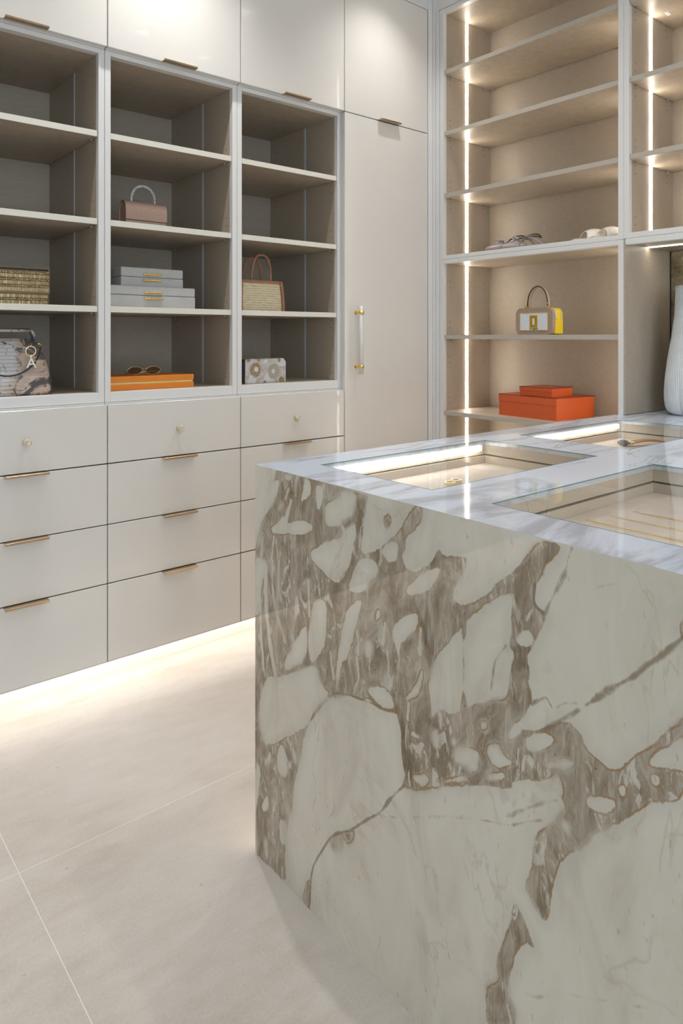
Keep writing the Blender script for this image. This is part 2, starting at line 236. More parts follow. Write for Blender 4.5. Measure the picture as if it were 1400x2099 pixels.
    col = mixc(nt, mth(nt, 'MULTIPLY', rim, mth(nt, 'MULTIPLY', mth(nt, 'ADD', rsel, 0.2), 0.72)), col, (0.34,0.20,0.075))
    vb = mth(nt, 'ADD', ve, mth(nt, 'MULTIPLY', mth(nt, 'SUBTRACT', n1, 0.5), 1.1))
    vb2 = mth(nt, 'MULTIPLY', mrange(nt, vb, 0.25, 0.80), mrange(nt, ve, 0.02, 0.20))
    col = mixc(nt, mth(nt, 'MULTIPLY', vb2, 0.8), col, (0.26,0.19,0.12))
    L(nt, col, b.inputs['Base Color'])
    b.inputs['Specular IOR Level'].default_value = 0.5
    L(nt, mrange(nt, n1, 0.3, 0.7, 0.015, 0.03), b.inputs['Roughness'])
    return m
M['marble'] = marble_side()
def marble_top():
    m, nt, b = newmat('daylight_tinted_marble_top')
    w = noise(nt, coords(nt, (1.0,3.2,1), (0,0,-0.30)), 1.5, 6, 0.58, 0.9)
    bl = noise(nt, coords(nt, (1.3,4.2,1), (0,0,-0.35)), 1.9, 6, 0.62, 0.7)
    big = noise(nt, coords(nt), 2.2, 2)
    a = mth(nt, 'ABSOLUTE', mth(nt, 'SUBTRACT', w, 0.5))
    base = mixc(nt, mth(nt, 'MULTIPLY', mrange(nt, bl, 0.47, 0.62), 0.85), (0.68,0.745,0.85), (0.42,0.44,0.49))  # cool daylight tint put into the base colour of the top
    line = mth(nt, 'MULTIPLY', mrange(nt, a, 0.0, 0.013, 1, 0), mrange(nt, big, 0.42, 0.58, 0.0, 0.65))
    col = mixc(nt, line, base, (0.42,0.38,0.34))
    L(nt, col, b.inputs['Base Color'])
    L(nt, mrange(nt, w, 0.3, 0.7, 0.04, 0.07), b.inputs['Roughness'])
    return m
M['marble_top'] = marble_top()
M['tray'] = simple('cream_tray_lining', (0.60,0.535,0.45), 0.6, nscale=300, namt=0.05)
def suede(name, col, amt=0.10):
    m, nt, b = newmat(name); v = coords(nt)
    s = mth(nt, 'ADD', mth(nt, 'MULTIPLY', noise(nt, v, 14, 5, 0.6, 0.6), 0.7), mth(nt, 'MULTIPLY', noise(nt, v, 400, 2), 0.3))
    L(nt, ramp(nt, s, [(0.35, tuple(c*(1-amt) for c in col)), (0.65, tuple(min(1,c*(1+amt)) for c in col))]), b.inputs['Base Color'])
    b.inputs['Roughness'].default_value = 0.85; b.inputs['Sheen Weight'].default_value = 0.2; return m
M['suede'] = suede('beige_suede', (0.64,0.53,0.46))
M['greysuede'] = suede('dove_grey_shagreen', (0.46,0.46,0.45), 0.07)

# ------------------------------------------------------------ mesh builder
class MB:
    def __init__(s): s.bm = bmesh.new(); s.mi = 0
    def _mark(s, n0):
        s.bm.faces.ensure_lookup_table()
        for f in s.bm.faces[n0:]: f.material_index = s.mi
    def box(s, x0, x1, y0, y1, z0, z1, bev=0.0, seg=1, mat=None):
        if mat is not None: s.mi = mat
        n0 = len(s.bm.faces)
        vs = [s.bm.verts.new(p) for p in ((x0,y0,z0),(x1,y0,z0),(x1,y1,z0),(x0,y1,z0),(x0,y0,z1),(x1,y0,z1),(x1,y1,z1),(x0,y1,z1))]
        fs = [s.bm.faces.new([vs[i] for i in q]) for q in ((3,2,1,0),(4,5,6,7),(0,1,5,4),(1,2,6,5),(2,3,7,6),(3,0,4,7))]
        for f in fs: f.material_index = s.mi
        if bev:
            es = {e for f in fs for e in f.edges}
            r = bmesh.ops.bevel(s.bm, geom=list(es), offset=bev, segments=seg, profile=0.5, affect='EDGES')
            for f in r['faces']: f.material_index = s.mi
        return s
    def ring_faces(s, rings, closed=True, cap=True, smooth=True):
        n = len(rings[0]); fs = []
        for a, b in zip(rings[:-1], rings[1:]):
            for i in range(n if closed else n-1):
                j = (i+1) % n
                fs.append(s.bm.faces.new((a[i], a[j], b[j], b[i])))
        if cap and closed:
            fs.append(s.bm.faces.new(rings[0][::-1])); fs.append(s.bm.faces.new(rings[-1]))
        for f in fs: f.material_index = s.mi; f.smooth = smooth
        if cap and closed: fs[-1].smooth = fs[-2].smooth = False
    def tube(s, pts, r, n=10, cap=True, up=Vector((0,0,1)), closed=False):
        pts = [Vector(p) for p in pts]; rings = []
        m = len(pts); rr = r if isinstance(r, (list, tuple)) else [r]*m
        for i, p in enumerate(pts):
            if closed: t = pts[(i+1) % m]-pts[i-1]
            else: t = pts[min(i+1, m-1)]-pts[max(i-1, 0)]
            t.normalize()
            a = t.cross(up)
            if a.length < 1e-4: a = t.cross(Vector((1,0,0)))
            a.normalize(); b = t.cross(a)
            rings.append([s.bm.verts.new(p+a*rr[i]*math.cos(2*PI*k/n)+b*rr[i]*math.sin(2*PI*k/n)) for k in range(n)])
        if closed: rings.append(rings[0])
        s.ring_faces(rings, cap=cap and not closed); return s
    def strap(s, pts, wdir, w, t, smooth=True):
        # flat band following pts, w wide along wdir, t thick
        pts = [Vector(p) for p in pts]; wd = Vector(wdir).normalized(); rings = []
        ww = w if isinstance(w, (list, tuple)) else [w]*len(pts)
        for i, p in enumerate(pts):
            tn = (pts[min(i+1, len(pts)-1)]-pts[max(i-1, 0)]).normalized(); nn = tn.cross(wd).normalized()
            rings.append([s.bm.verts.new(p+wd*a*ww[i]/2+nn*b*t/2) for a, b in ((-1,-1),(1,-1),(1,1),(-1,1))])
        s.ring_faces(rings, smooth=False); return s
    def cyl(s, p, q, r, n=20, r2=None):
        return s.tube([p, q], [r, r if r2 is None else r2], n)
    def lathe(s, prof, c=(0,0,0), n=32, fn=None):
        rings = []
        for r, z in prof:
            ring = []
            for k in range(n):
                a = 2*PI*k/n; q = r*(fn(a, z) if fn else 1)
                ring.append(s.bm.verts.new((c[0]+q*math.cos(a), c[1]+q*math.sin(a), c[2]+z)))
            rings.append(ring)
        s.ring_faces(rings); return s
    def prism(s, poly, d0, d1, axis='y', bev=0.0, seg=2):
        # poly of (u,v) extruded along axis
        def P(u, v, d): return {'y': (u, d, v), 'x': (d, u, v), 'z': (u, v, d)}[axis]
        a = [s.bm.verts.new(P(u, v, d0)) for u, v in poly]; b = [s.bm.verts.new(P(u, v, d1)) for u, v in poly]
        n = len(poly); fs = [s.bm.faces.new(a[::-1]), s.bm.faces.new(b)]
        for i in range(n):
            j = (i+1) % n; fs.append(s.bm.faces.new((a[i], a[j], b[j], b[i])))
        for f in fs: f.material_index = s.mi
        if bev:
            es = set(fs[0].edges) | set(fs[1].edges)
            r = bmesh.ops.bevel(s.bm, geom=list(es), offset=bev, segments=seg, profile=0.5, affect='EDGES')
            for f in r['faces']: f.material_index = s.mi; f.smooth = True
        return s
    def ell(s, c, rx, ry, rz, n=16, m=10, half=False):
        rings = []
        for i in range(1, m):
            ph = PI*i/m
            rings.append([s.bm.verts.new((c[0]+rx*math.sin(ph)*math.cos(2*PI*k/n), c[1]+ry*math.sin(ph)*math.sin(2*PI*k/n), c[2]+rz*math.cos(ph))) for k in range(n)])
        s.ring_faces(rings); return s
    def build(s, name, mats, parent=None, **props):
        bmesh.ops.recalc_face_normals(s.bm, faces=s.bm.faces)
        me = bpy.data.meshes.new(name); s.bm.to_mesh(me); s.bm.free()
        for m in (mats if isinstance(mats, (list, tuple)) else [mats]): me.materials.append(m)
        o = bpy.data.objects.new(name, me); C.objects.link(o)
        if parent is not None: o.parent = parent
        for k, v in props.items(): o[k] = v
        return o
def rrect(w, h, r, n=6, cx=0, cy=0):
    out = []
    for sx, sy, a0 in ((1,1,0),(-1,1,PI/2),(-1,-1,PI),(1,-1,1.5*PI)):
        for k in range(n+1):
            a = a0+PI/2*k/n; out.append((cx+sx*(w/2-r)+r*math.cos(a), cy+sy*(h/2-r)+r*math.sin(a)))
    return out
def smooth(pts, k=6):
    P_ = [Vector(p) for p in pts]; out = []
    for i in range(len(P_)-1):
        p0 = P_[max(i-1, 0)]; p1 = P_[i]; p2 = P_[i+1]; p3 = P_[min(i+2, len(P_)-1)]
        for q in range(k):
            t = q/k; out.append(0.5*((2*p1)+(p2-p0)*t+(2*p0-5*p1+4*p2-p3)*t*t+(3*p1-p0-3*p2+p3)*t**3))
    return out+[P_[-1]]
def thing(name, label, cat, loc=(0,0,0), rz=0.0, group=None):
    o = bpy.data.objects.new(name, None); C.objects.link(o); o.location = loc; o.rotation_euler = (0,0,rz)
    o.empty_display_size = 0.05
    o['label'] = label; o['category'] = cat
    if group: o['group'] = group
    return o
def struct(name, mb, mat):
    o = mb.build(name, mat); o['kind'] = 'structure'; return o
def text_mesh(name, txt, size, depth, mat, parent, mtx, width=None):
    cu = bpy.data.curves.new(name, 'FONT'); cu.body = txt; cu.size = size; cu.extrude = depth
    cu.align_x = 'CENTER'; cu.align_y = 'CENTER'
    t = bpy.data.objects.new(name, cu); C.objects.link(t)
    bpy.context.view_layer.update()
    me = bpy.data.meshes.new_from_object(t.evaluated_get(bpy.context.evaluated_depsgraph_get()))
    bpy.data.objects.remove(t); bpy.data.curves.remove(cu)
    if width:
        xs = [v.co.x for v in me.vertices]; k = width/(max(xs)-min(xs))
        for v in me.vertices: v.co.x *= k
    me.transform(mtx); me.materials.clear(); me.materials.append(mat)
    o = bpy.data.objects.new(name, me); C.objects.link(o); o.parent = parent; return o

YD, YF, YB = 2.34, 2.367, 2.885          # door plane, face-frame plane, back of the bays
XB, XBB = 2.55, 2.90                     # face of the back-wall units, their back
PITCH = 0.5285; X0 = 0.9144              # cabinet pitch along the left wall
ZS = [1.926, 1.625, 1.325]; ZO0, ZO1 = 1.028, 2.191
ZTOP = 2.81

# ================================================================= SETTING
RX0, RX1, RY0, RY1 = -2.30, 2.96, -2.40, 2.93
fl = MB().box(RX0, RX1, RY0, RY1, -0.05, -0.0007).build('floor', M['grout']); fl['kind'] = 'structure'
xs = [RX0+0.001, -1.945, -0.745, 0.455, 1.655, RX1-0.001]; ys = [RY0+0.001, -1.91, -0.71, 0.49, 1.69, RY1-0.001]
for i in range(5):
    for j in range(5):
        gx = 0.0010
        t = MB().box(xs[i]+gx, xs[i+1]-gx, ys[j]+gx, ys[j+1]-gx, -0.004, 0.0, 0.0006).build('floor_tile', M['stone'], fl)
struct('ceiling', MB().box(RX0, RX1, RY0, RY1, CEIL, CEIL+0.06), M['ceil'])
struct('wall_left', MB().box(RX0-0.06, RX1, RY1, RY1+0.06, -0.05, CEIL+0.06), M['wall'])
struct('wall_back', MB().box(RX1, RX1+0.06, RY0, RY1+0.06, -0.05, CEIL+0.06), M['wall'])
struct('wall_near', MB().box(RX0-0.06, RX0, RY0, RY1, -0.05, CEIL+0.06), M['wall'])
wf = MB(); wf.box(RX0-0.06, -1.6, RY0-0.06, RY0, -0.05, CEIL+0.06).box(1.2, RX1+0.06, RY0-0.06, RY0, -0.05, CEIL+0.06)
wf.box(-1.6, 1.2, RY0-0.06, RY0, -0.05, 0.35).box(-1.6, 1.2, RY0-0.06, RY0, 2.65, CEIL+0.06)
struct('wall_front', wf, M['wall'])
wn = MB()
for x in (-1.6, -0.68, 0.24, 1.16): wn.box(x, x+0.04, RY0-0.05, RY0-0.01, 0.35, 2.65)
wn.box(-1.56, 1.16, RY0-0.05, RY0-0.01, 0.35, 0.39).box(-1.56, 1.16, RY0-0.05, RY0-0.01, 2.61, 2.65)
wo = struct('added_window_1', wn, M['frame'])  # unseen window, added to hold the cool fill light
MB().box(-1.56, 1.16, RY0-0.034, RY0-0.030, 0.39, 2.61).build('pane', M['pane'], wo)
# soffit fillers above the joinery, crown, and the stepped corner trim between the two runs
struct('trim_1', MB().box(-2.0, 2.508, YD+0.004, RY1, ZTOP+0.004, CEIL), M['frame'])
struct('trim_2', MB().box(XB+0.002, RX1, 0.40, YD-0.001, ZTOP+0.003, CEIL), M['frame'])
struct('trim_3', MB().box(2.507, 2.5355, YD+0.001, YD+0.02, 0.0, CEIL, 0.001), M['frame'])
struct('trim_4', MB().box(2.5365, 2.560, 2.3315, 2.3595, 0.0, CEIL, 0.001), M['frame'])
struct('trim_5', MB().box(2.545, 2.575, 2.3085, 2.3305, 0.0, ZTOP, 0.001), M['frame'])
struct('wall_corner', MB().box(2.512, RX1, 2.361, RY1, 0.0, CEIL), M['wall'])
# ceiling downlights
for i, (x, y, p) in enumerate(SPOTS):
    where = ['above the leftmost open bay in view', 'above the middle open bay', 'above the tall cupboard', 'beyond the left edge of the picture',
             'above the walkway left of the island', 'above the island glass tops', 'in front of the lit shelves near the corner', 'in front of the vase niche',
             'behind the camera on the left', 'behind the camera on the right'][i]
    t = thing('ceiling_downlight', 'round white recessed ceiling downlight '+where, 'ceiling light', (x, y, CEIL), group='recessed ceiling downlights')
    rg = MB(); rings = [[rg.bm.verts.new((r*math.cos(2*PI*k/28), r*math.sin(2*PI*k/28), z)) for k in range(28)] for r, z in ((0.036,-0.0005),(0.040,-0.006),(0.050,-0.006),(0.052,-0.0005))]
    rg.ring_faces(rings, cap=False); rg.build('trim_ring', M['frame'], t)
    MB().cyl((0,0,-0.003), (0,0,-0.0005), 0.036, 28).build('lamp_lens', M['lamp'], t)
    d = bpy.data.lights.new('downlight_beam', 'SPOT'); d.energy = p; d.spot_size = math.radians(104); d.spot_blend = 1.0
    d.shadow_soft_size = 0.022; d.color = (1.0, 0.968, 0.935)
    lo = bpy.data.objects.new('downlight_beam', d); C.objects.link(lo); lo.location = (x, y, CEIL-0.012)

# toe-kick behind the drawers with its lit strip
tk = struct('baseboard_left', MB().box(-2.0, 2.506, 2.472, 2.490, 0.0, 0.108), M['paint'])
lt = thing('toe_light_strip', 'bright white light strip glowing under the drawer cabinets along the floor', 'light strip', (0, 2.425, 0.0985))
MB().box(-1.95, 2.48, -0.008, 0.008, 0.0, 0.0095).build('channel', M['alu'], lt)
MB().box(-1.95, 2.48, -0.006, 0.006, -0.002, 0.0).build('diffuser', M['led_toe'], lt)

# ================================================================= LEFT WALL JOINERY
def finger_pull(parent, xc, z, up, w=0.132, name='handle'):
    # folded metal lip hooked on the door edge
    m = MB(); s = 1 if up else -1
    m.box(xc-w/2, xc+w/2, -0.022, 0.002, z-0.0012, z+0.0012, 0.0005)
    if up: m.box(xc-w/2, xc+w/2, -0.0240, -0.0215, z-0.0012, z+0.0050, 0.0006)
    else: m.box(xc-w/2, xc+w/2, -0.0240, -0.0215, z-0.0060, z+0.0012, 0.0006)
    m.box(xc-w/2, xc+w/2, 0.001, 0.003, z-0.0012, z+0.012 if up else z-0.0012+0.0024)
    return m.build(name, M['brass'], parent)
bay_txt = {0: 'snakeskin bag', 1: 'grey boxes and brown handbag', 2: 'straw tote'}
def base_unit(k, label, group):
    x = X0-PITCH+k*PITCH
    t = thing('drawer_cabinet', label, 'cabinet', (x, YD, 0), group=group)
    MB().box(0.002, PITCH-0.002, 0.021, 0.54, 0.111, 0.984).build('body', M['shadowgap'], t)
    MB().box(0.001, PITCH-0.001, 0.024, 0.545, 0.984, 0.9925).build('top_panel', M['frame'], t)
    MB().box(0.001, PITCH-0.001, 0.001, 0.11, 0.108, 0.111).build('bottom_panel', M['paint'], t)
    for i, (a, b) in enumerate(((0.788, 0.9865), (0.580, 0.784), (0.3785, 0.5765), (0.1115, 0.3745))):
        d = MB().box(0.0016, PITCH-0.0016, 0.0, 0.020, a, b, 0.0012).build('drawer', M['paint'], t)
        if i: finger_pull(d, PITCH/2, b+0.0008, False)
        else:
            kb = MB(); kb.mi = 0
            kb.cyl((PITCH/2, 0.0, 0.886), (PITCH/2, -0.011, 0.886), 0.0090, 24); kb.build('knob_base', M['gold'], d)
            kc = MB(); c = (PITCH/2, -0.012, 0.886)
            rings = []
            for r, y in ((0.006, -0.0112), (0.0115, -0.013), (0.0135, -0.018), (0.0125, -0.023), (0.0085, -0.0265)):
                rings.append([kc.bm.verts.new((c[0]+r*math.cos(2*PI*q/10+0.2), y, c[2]+r*math.sin(2*PI*q/10+0.2))) for q in range(10)])
            kc.ring_faces(rings, smooth=False); kc.build('knob', M['crystal'], d)
    return t
def open_bay(k, label, rs=0.0215):
    x = X0-PITCH+k*PITCH; w = PITCH; s = 0.0215
    t = thing('open_shelf_cabinet', label, 'shelving', (x, YD, 0.993))
    z = lambda v: v-0.993
    yf = YF-YD; yb = YB-YD
    # face frame
    MB().box(0.0008, s, yf, yf+0.022, z(0.9935), z(2.207), 0.0008).build('stile', M['frame'], t)
    MB().box(w-rs, w-0.0008, yf, yf+0.022, z(0.9935), z(2.207), 0.0008).build('stile', M['frame'], t)
    MB().box(s, w-rs, yf, yf+0.03, z(ZO1), z(2.207), 0.0008).build('top_rail', M['frame'], t)
    MB().box(s, w-rs, yf, yf+0.03, z(0.9935), z(ZO0)-0.0004, 0.0008).build('bottom_rail', M['frame'], t)
    for a, b, sd in ((0.002, s, 1), (w-rs, w-0.002, -1)):
        p = MB().box(a, b, yf+0.0221, yb+0.006, z(0.9935), z(2.207)).build('side_panel', M['linen'], t)
        e = b if sd == 1 else a
        ch = MB(); y0 = 2.605-YD
        ch.box(min(e, e+sd*0.0016), max(e, e+sd*0.0016), y0-0.0065, y0+0.0065, z(ZO0)+0.001, z(ZO1)-0.001, 0.0004)
        ch.build('unlit_light_channel', M['alu'], p)
        h = MB()
        zz = []
        for q in [1.028]+ZS[::-1]:
            zz += [q+0.032, q+0.064, q+0.232, q+0.265] if q < 1.9 else [q+0.032, q+0.200]
        for zq in zz:
            for yq in (yf+0.045, yb-0.045):
                h.cyl((e-sd*0.0005, yq, z(zq)), (e+sd*0.0006, yq, z(zq)), 0.0022, 8)
        h.build('peg_holes', M['hole'], p, kind='stuff')
    MB().box(0.002, w-0.002, yb+0.0065, yb+0.018, z(0.9935), z(2.207)).build('back_panel', M['linen_back'], t)
    MB().box(s+0.0002, w-rs-0.0002, yf+0.0305, yb+0.006, z(ZO1), z(2.207)).build('top_panel', M['linen'], t)
    MB().box(s+0.0002, w-rs-0.0002, yf+0.0305, yb+0.006, z(0.9935), z(ZO0)).build('bottom_panel', M['linen'], t)
    for zt in ZS:
        m = MB(); m.box(s+0.0018, w-rs-0.0018, yf+0.005, yb+0.004, z(zt)-0.0205, z(zt), 0.0006)
        for fc in m.bm.faces:
            if fc.normal.y < -0.9 or (fc.calc_center_median().y < yf+0.0065): fc.material_index = 1
        m.bm.normal_update()
        for fc in m.bm.faces:
            if fc.normal.y < -0.6: fc.material_index = 1
        sh = m.build('shelf', [M['linen'], M['edge_a']], t)
        pn = MB()
        for e, sd in ((s, 1), (w-rs, -1)):
            for yq in (yf+0.045, yb-0.045):
                pn.cyl((e, yq, z(zt)-0.0235), (e+sd*0.011, yq, z(zt)-0.0235), 0.0028, 8)
        pn.build('shelf_pins', M['steel'], sh, kind='stuff')
    return t
def upper_unit(k, label, group=None):
    x = X0-PITCH+k*PITCH
    t = thing('upper_cabinet', label, 'cabinet', (x, YD, 2.2075), group=group)
    H = ZTOP-2.2075
    MB().box(0.002, PITCH-0.002, 0.022, 0.55, 0.0, H).build('body', M['frame'], t)
    d = MB().box(0.0018, PITCH-0.0018, 0.0, 0.0205, 0.003, H-0.001, 0.0012).build('door', M['paint'], t)
    finger_pull(d, PITCH/2, 0.0022, True)
    return t
BL = ['white drawer cabinet at the left edge, below the bay with the snakeskin bag',
      'white drawer cabinet in the middle, below the bay with the orange box and sunglasses',
      'white drawer cabinet beside the tall cupboard, partly hidden by the marble island']
OL = ['open shelf bay at the left edge holding a gold clutch and a snakeskin bag',
      'open shelf bay in the middle with brown handbag, grey boxes and orange box',
      'open shelf bay beside the tall cupboard, with straw tote and floral clutch']
UL = ['white upper cabinet with brass pull above the leftmost open bay',
      'white upper cabinet with brass pull above the bay with the brown handbag',
      'white upper cabinet with brass pull above the bay with the straw tote',
      'white upper cabinet with brass pull directly above the tall cupboard in the corner']
for k in range(3): base_unit(k, BL[k], 'drawer cabinets along the wall')
for k in range(3): open_bay(k, OL[k], 0.0215 if k < 2 else 0.018)
for k in range(4): upper_unit(k, UL[k], 'upper cabinets with brass pulls')
# the run goes on past the left edge (seen only mirrored in the marble)
ORD = {-1: 'just beyond the left edge of the picture', -2: 'second one beyond the left edge of the picture', -3: 'third one beyond the left edge of the picture', -4: 'last one of the run beyond the left edge'}
for k in range(-4, 0):
    base_unit(k, 'white drawer cabinet, '+ORD[k], 'drawer cabinets beyond the left edge')
    upper_unit(k, 'white upper cabinet, '+ORD[k], 'upper cabinets beyond the left edge')
    x = X0-PITCH+k*PITCH
    t = thing('closed_cupboard', 'white closed cupboard, '+ORD[k], 'cupboard', (x, YD, 0.993), group='closed cupboards beyond the left edge')
    MB().box(0.002, PITCH-0.002, 0.03, 0.54, 0.0, 1.212).build('body', M['frame'], t)
    MB().box(0.0018, PITCH-0.0018, 0.008, 0.0295, 0.001, 1.211, 0.001).build('door', M['paint'], t)
# tall cupboard
xt = X0+2*PITCH
t = thing('tall_cupboard', 'tall white one-door cupboard in the corner with a clear rod handle', 'cupboard', (xt, YD, 0))
MB().box(0.001, PITCH-0.001, 0.022, 0.55, 0.111, 2.2065).build('body', M['frame'], t)
d = MB().box(0.0018, PITCH-0.001, 0.0, 0.0205, 0.1115, 2.2065, 0.0014).build('door', M['paint'], t)
hx = 2.036-xt; hy = -0.038
r = MB().cyl((hx, hy, 1.055), (hx, hy, 1.355), 0.0095, 20).build('handle_rod', M['acrylic'], d, label='clear ribbed acrylic handle rod')
for zc in (1.326, 1.087):
    m = MB(); m.cyl((hx, hy, zc-0.007), (hx, hy, zc+0.007), 0.0125, 24); m.cyl((hx, -0.0005, zc), (hx, hy+0.008, zc), 0.0062, 16); m.cyl((hx, -0.0002, zc), (hx, -0.003, zc), 0.0085, 16)
    m.build('handle_bracket', M['gold'], d, label='polished gold handle bracket')
m = MB()
for q in range(46): m.cyl((hx, hy, 1.062+q*0.0063), (hx, hy, 1.063+q*0.0063), 0.0098, 14)
m.build('ribs', M['acrylic'], r, kind='stuff')

# ================================================================= BACK WALL JOINERY (faces -X)
LEDX = 2.724
def pegs_b(parent, y, sd, zs):
    h = MB()
    for zq in zs:
        for xq in (XB+0.048, XBB-0.045): h.cyl((xq, y-sd*0.0005, zq), (xq, y+sd*0.0006, zq), 0.0022, 8)
    h.build('peg_holes', M['hole'], parent, kind='stuff')
def led_b(parent, y, sd, z0, z1):
    MB().box(LEDX-0.0062, LEDX+0.0062, min(y-0.001, y+sd*0.0026), max(y-0.001, y+sd*0.0026), z0, z1, 0.0003).build('led_strip', M['led'], parent, label='glowing white vertical light strip')
def shelf_b(t, y0, y1, zt, x0=XB+0.004, lit=True):
    m = MB(); m.box(x0, XBB-0.001, y0+0.0018, y1-0.0018, zt-0.0205, zt, 0.0006); m.bm.normal_update()
    for fc in m.bm.faces:
        if fc.normal.x < -0.6: fc.material_index = 1
    sh = m.build('shelf', [M['linen'], M['edge_b']], t)
    p = MB()
    for e, sd in ((y0, 1), (y1, -1)):
        for xq in (XB+0.048, XBB-0.045): p.cyl((xq, e, zt-0.0235), (xq, e+sd*0.011, zt-0.0235), 0.0028, 8)
    p.build('shelf_pins', M['steel'], sh, kind='stuff')
def bay_b(name, label, y0, y1, yr, yl, z0, z1, zr0, zr1, shelves, rightled=True):
    # opening y0..y1, z0..z1; stiles run out to yr and yl, rails to zr0, zr1
    t = thing(name, label, 'shelving', (0, 0, 0))
    MB().box(XB, XB+0.022, yr+0.0004, y0, zr0+0.0004, zr1-0.0004, 0.0008).build('stile', M['frame'], t)
    MB().box(XB, XB+0.022, y1, yl-0.0004, zr0+0.0004, zr1-0.0004, 0.0008).build('stile', M['frame'], t)
    MB().box(XB, XB+0.03, y0, y1, z1, zr1-0.0004, 0.0008).build('top_rail', M['frame'], t)
    MB().box(XB, XB+0.03, y0, y1, zr0+0.0004, z0-0.0003, 0.0008).build('bottom_rail', M['frame'], t)
    for a, b, e, sd in ((yr+0.0006, y0, y0, 1), (y1, yl-0.0006, y1, -1)):
        p = MB().box(XB+0.0221, XBB+0.006, a, b, zr0+0.0006, zr1-0.0006).build('side_panel', M['linen'], t)
        led_b(p, e, sd, z0+0.001, z1-0.001)
        zz = []
        for q in [z0]+list(shelves): zz += [q+0.034, q+0.064, q+0.232, q+0.262]
        pegs_b(p, e, sd, [q for q in zz if q < z1-0.02])
    MB().box(XBB+0.0065, XBB+0.018, yr+0.001, yl-0.001, zr0+0.0006, zr1-0.0006).build('back_panel', M['linen_back'], t)
    MB().box(XB+0.0305, XBB+0.006, y0+0.0002, y1-0.0002, z1, zr1-0.0006).build('top_panel', M['linen'], t)
    MB().box(XB+0.0305, XBB+0.006, y0+0.0002, y1-0.0002, zr0+0.0006, z0).build('bottom_panel', M['linen'], t)
    for zt in shelves: shelf_b(t, y0, y1, zt)
    return t
bay_b('lit_shelf_cabinet', 'tall lit upper shelf cabinet in the corner, with shoes on its bottom board', 1.386, 2.282, 1.364, 2.307, 1.613, 2.790, 1.594, ZTOP, (2.512, 2.214, 1.914))
bay_b('lit_shelf_cabinet', 'lit lower shelf cabinet holding the yellow handbag and red boxes', 1.386, 2.282, 1.364, 2.307, 0.120, 1.574, 0.100, 1.594, (1.228, 0.860, 0.480))
bay_b('lit_shelf_cabinet', 'lit upper shelf cabinet at the right edge, above the vase niche', 0.446, 1.342, 0.424, 1.364, 1.617, 2.790, 1.596, ZTOP, (2.512, 2.212, 1.916))
struct('baseboard_back', MB().box(2.62, 2.64, 1.366, 2.306, 0.0, 0.0995), M['paint'])
# niche under it
t = thing('mirrored_niche', 'vase niche lined in pale fabric with an antiqued mirror at the back', 'niche', (0, 0, 0.92))
MB().box(XB+0.001, 2.932, 1.3565, 1.3635, 0.0, 0.675).build('side_panel', M['linen_back'], t)
MB().box(XB+0.001, 2.932, 0.424, 0.431, 0.0, 0.675).build('side_panel', M['linen_back'], t)
MB().box(XB, XB+0.03, 0.4315, 1.356, 0.652, 0.6755, 0.0008).build('top_rail', M['frame'], t)
MB().box(XB+0.031, 2.932, 0.4315, 1.356, 0.656, 0.6755).build('top_panel', M['linen'], t)
MB().box(LEDX-0.0055, LEDX+0.0055, 0.44, 1.354, 0.6535, 0.6558).build('led_strip', M['led_niche'], t, label='glowing light strip under the top')
m, nt, b = newmat('antiqued_mirror')
v = coords(nt); a1 = noise(nt, v, 6, 6, 0.7, 1.2); a2 = noise(nt, v, 40, 4, 0.6)
s_ = mth(nt, 'ADD', mth(nt, 'MULTIPLY', a1, 0.7), mth(nt, 'MULTIPLY', a2, 0.3))
L(nt, ramp(nt, s_, [(0.36, (0.17,0.14,0.085)), (0.5, (0.36,0.31,0.20)), (0.66, (0.60,0.55,0.42))]), b.inputs['Base Color'])
L(nt, mrange(nt, s_, 0.35, 0.65, 0.55, 0.18), b.inputs['Roughness']); b.inputs['Metallic'].default_value = 0.75
M['mirror'] = m
MB().box(2.915, 2.921, 0.434, 1.351, 0.0015, 0.654, 0.0008).build('mirror', M['mirror'], t, label='brown antiqued mirror panel')
MB().box(2.9155, 2.9185, 1.3512, 1.3562, 0.001, 0.654).build('mirror_edge', M['dark'], t, label='black mirror edge')
MB().box(2.921, 2.932, 0.4315, 1.356, 0.0, 0.655).build('back_panel', M['linen_back'], t)
# little white sticker under the top shelf of the right cabinet
st = thing('sticker', 'small white paper sticker under the shelf at the top right corner', 'sticker', (2.745, 1.285, 2.4905), 0.12)
MB().box(-0.018, 0.018, -0.007, 0.007, -0.0004, 0.0).build('label_paper', simple('white_sticker_paper', (0.82,0.83,0.84), 0.5), st)
m = MB()
for q in range(9): m.box(-0.015+q*0.0032, -0.015+q*0.0032+(0.0008 if q % 3 else 0.0016), -0.004, 0.004, -0.0006, -0.0004)
m.build('print', simple('faint_grey_print', (0.45,0.47,0.50), 0.6), st)

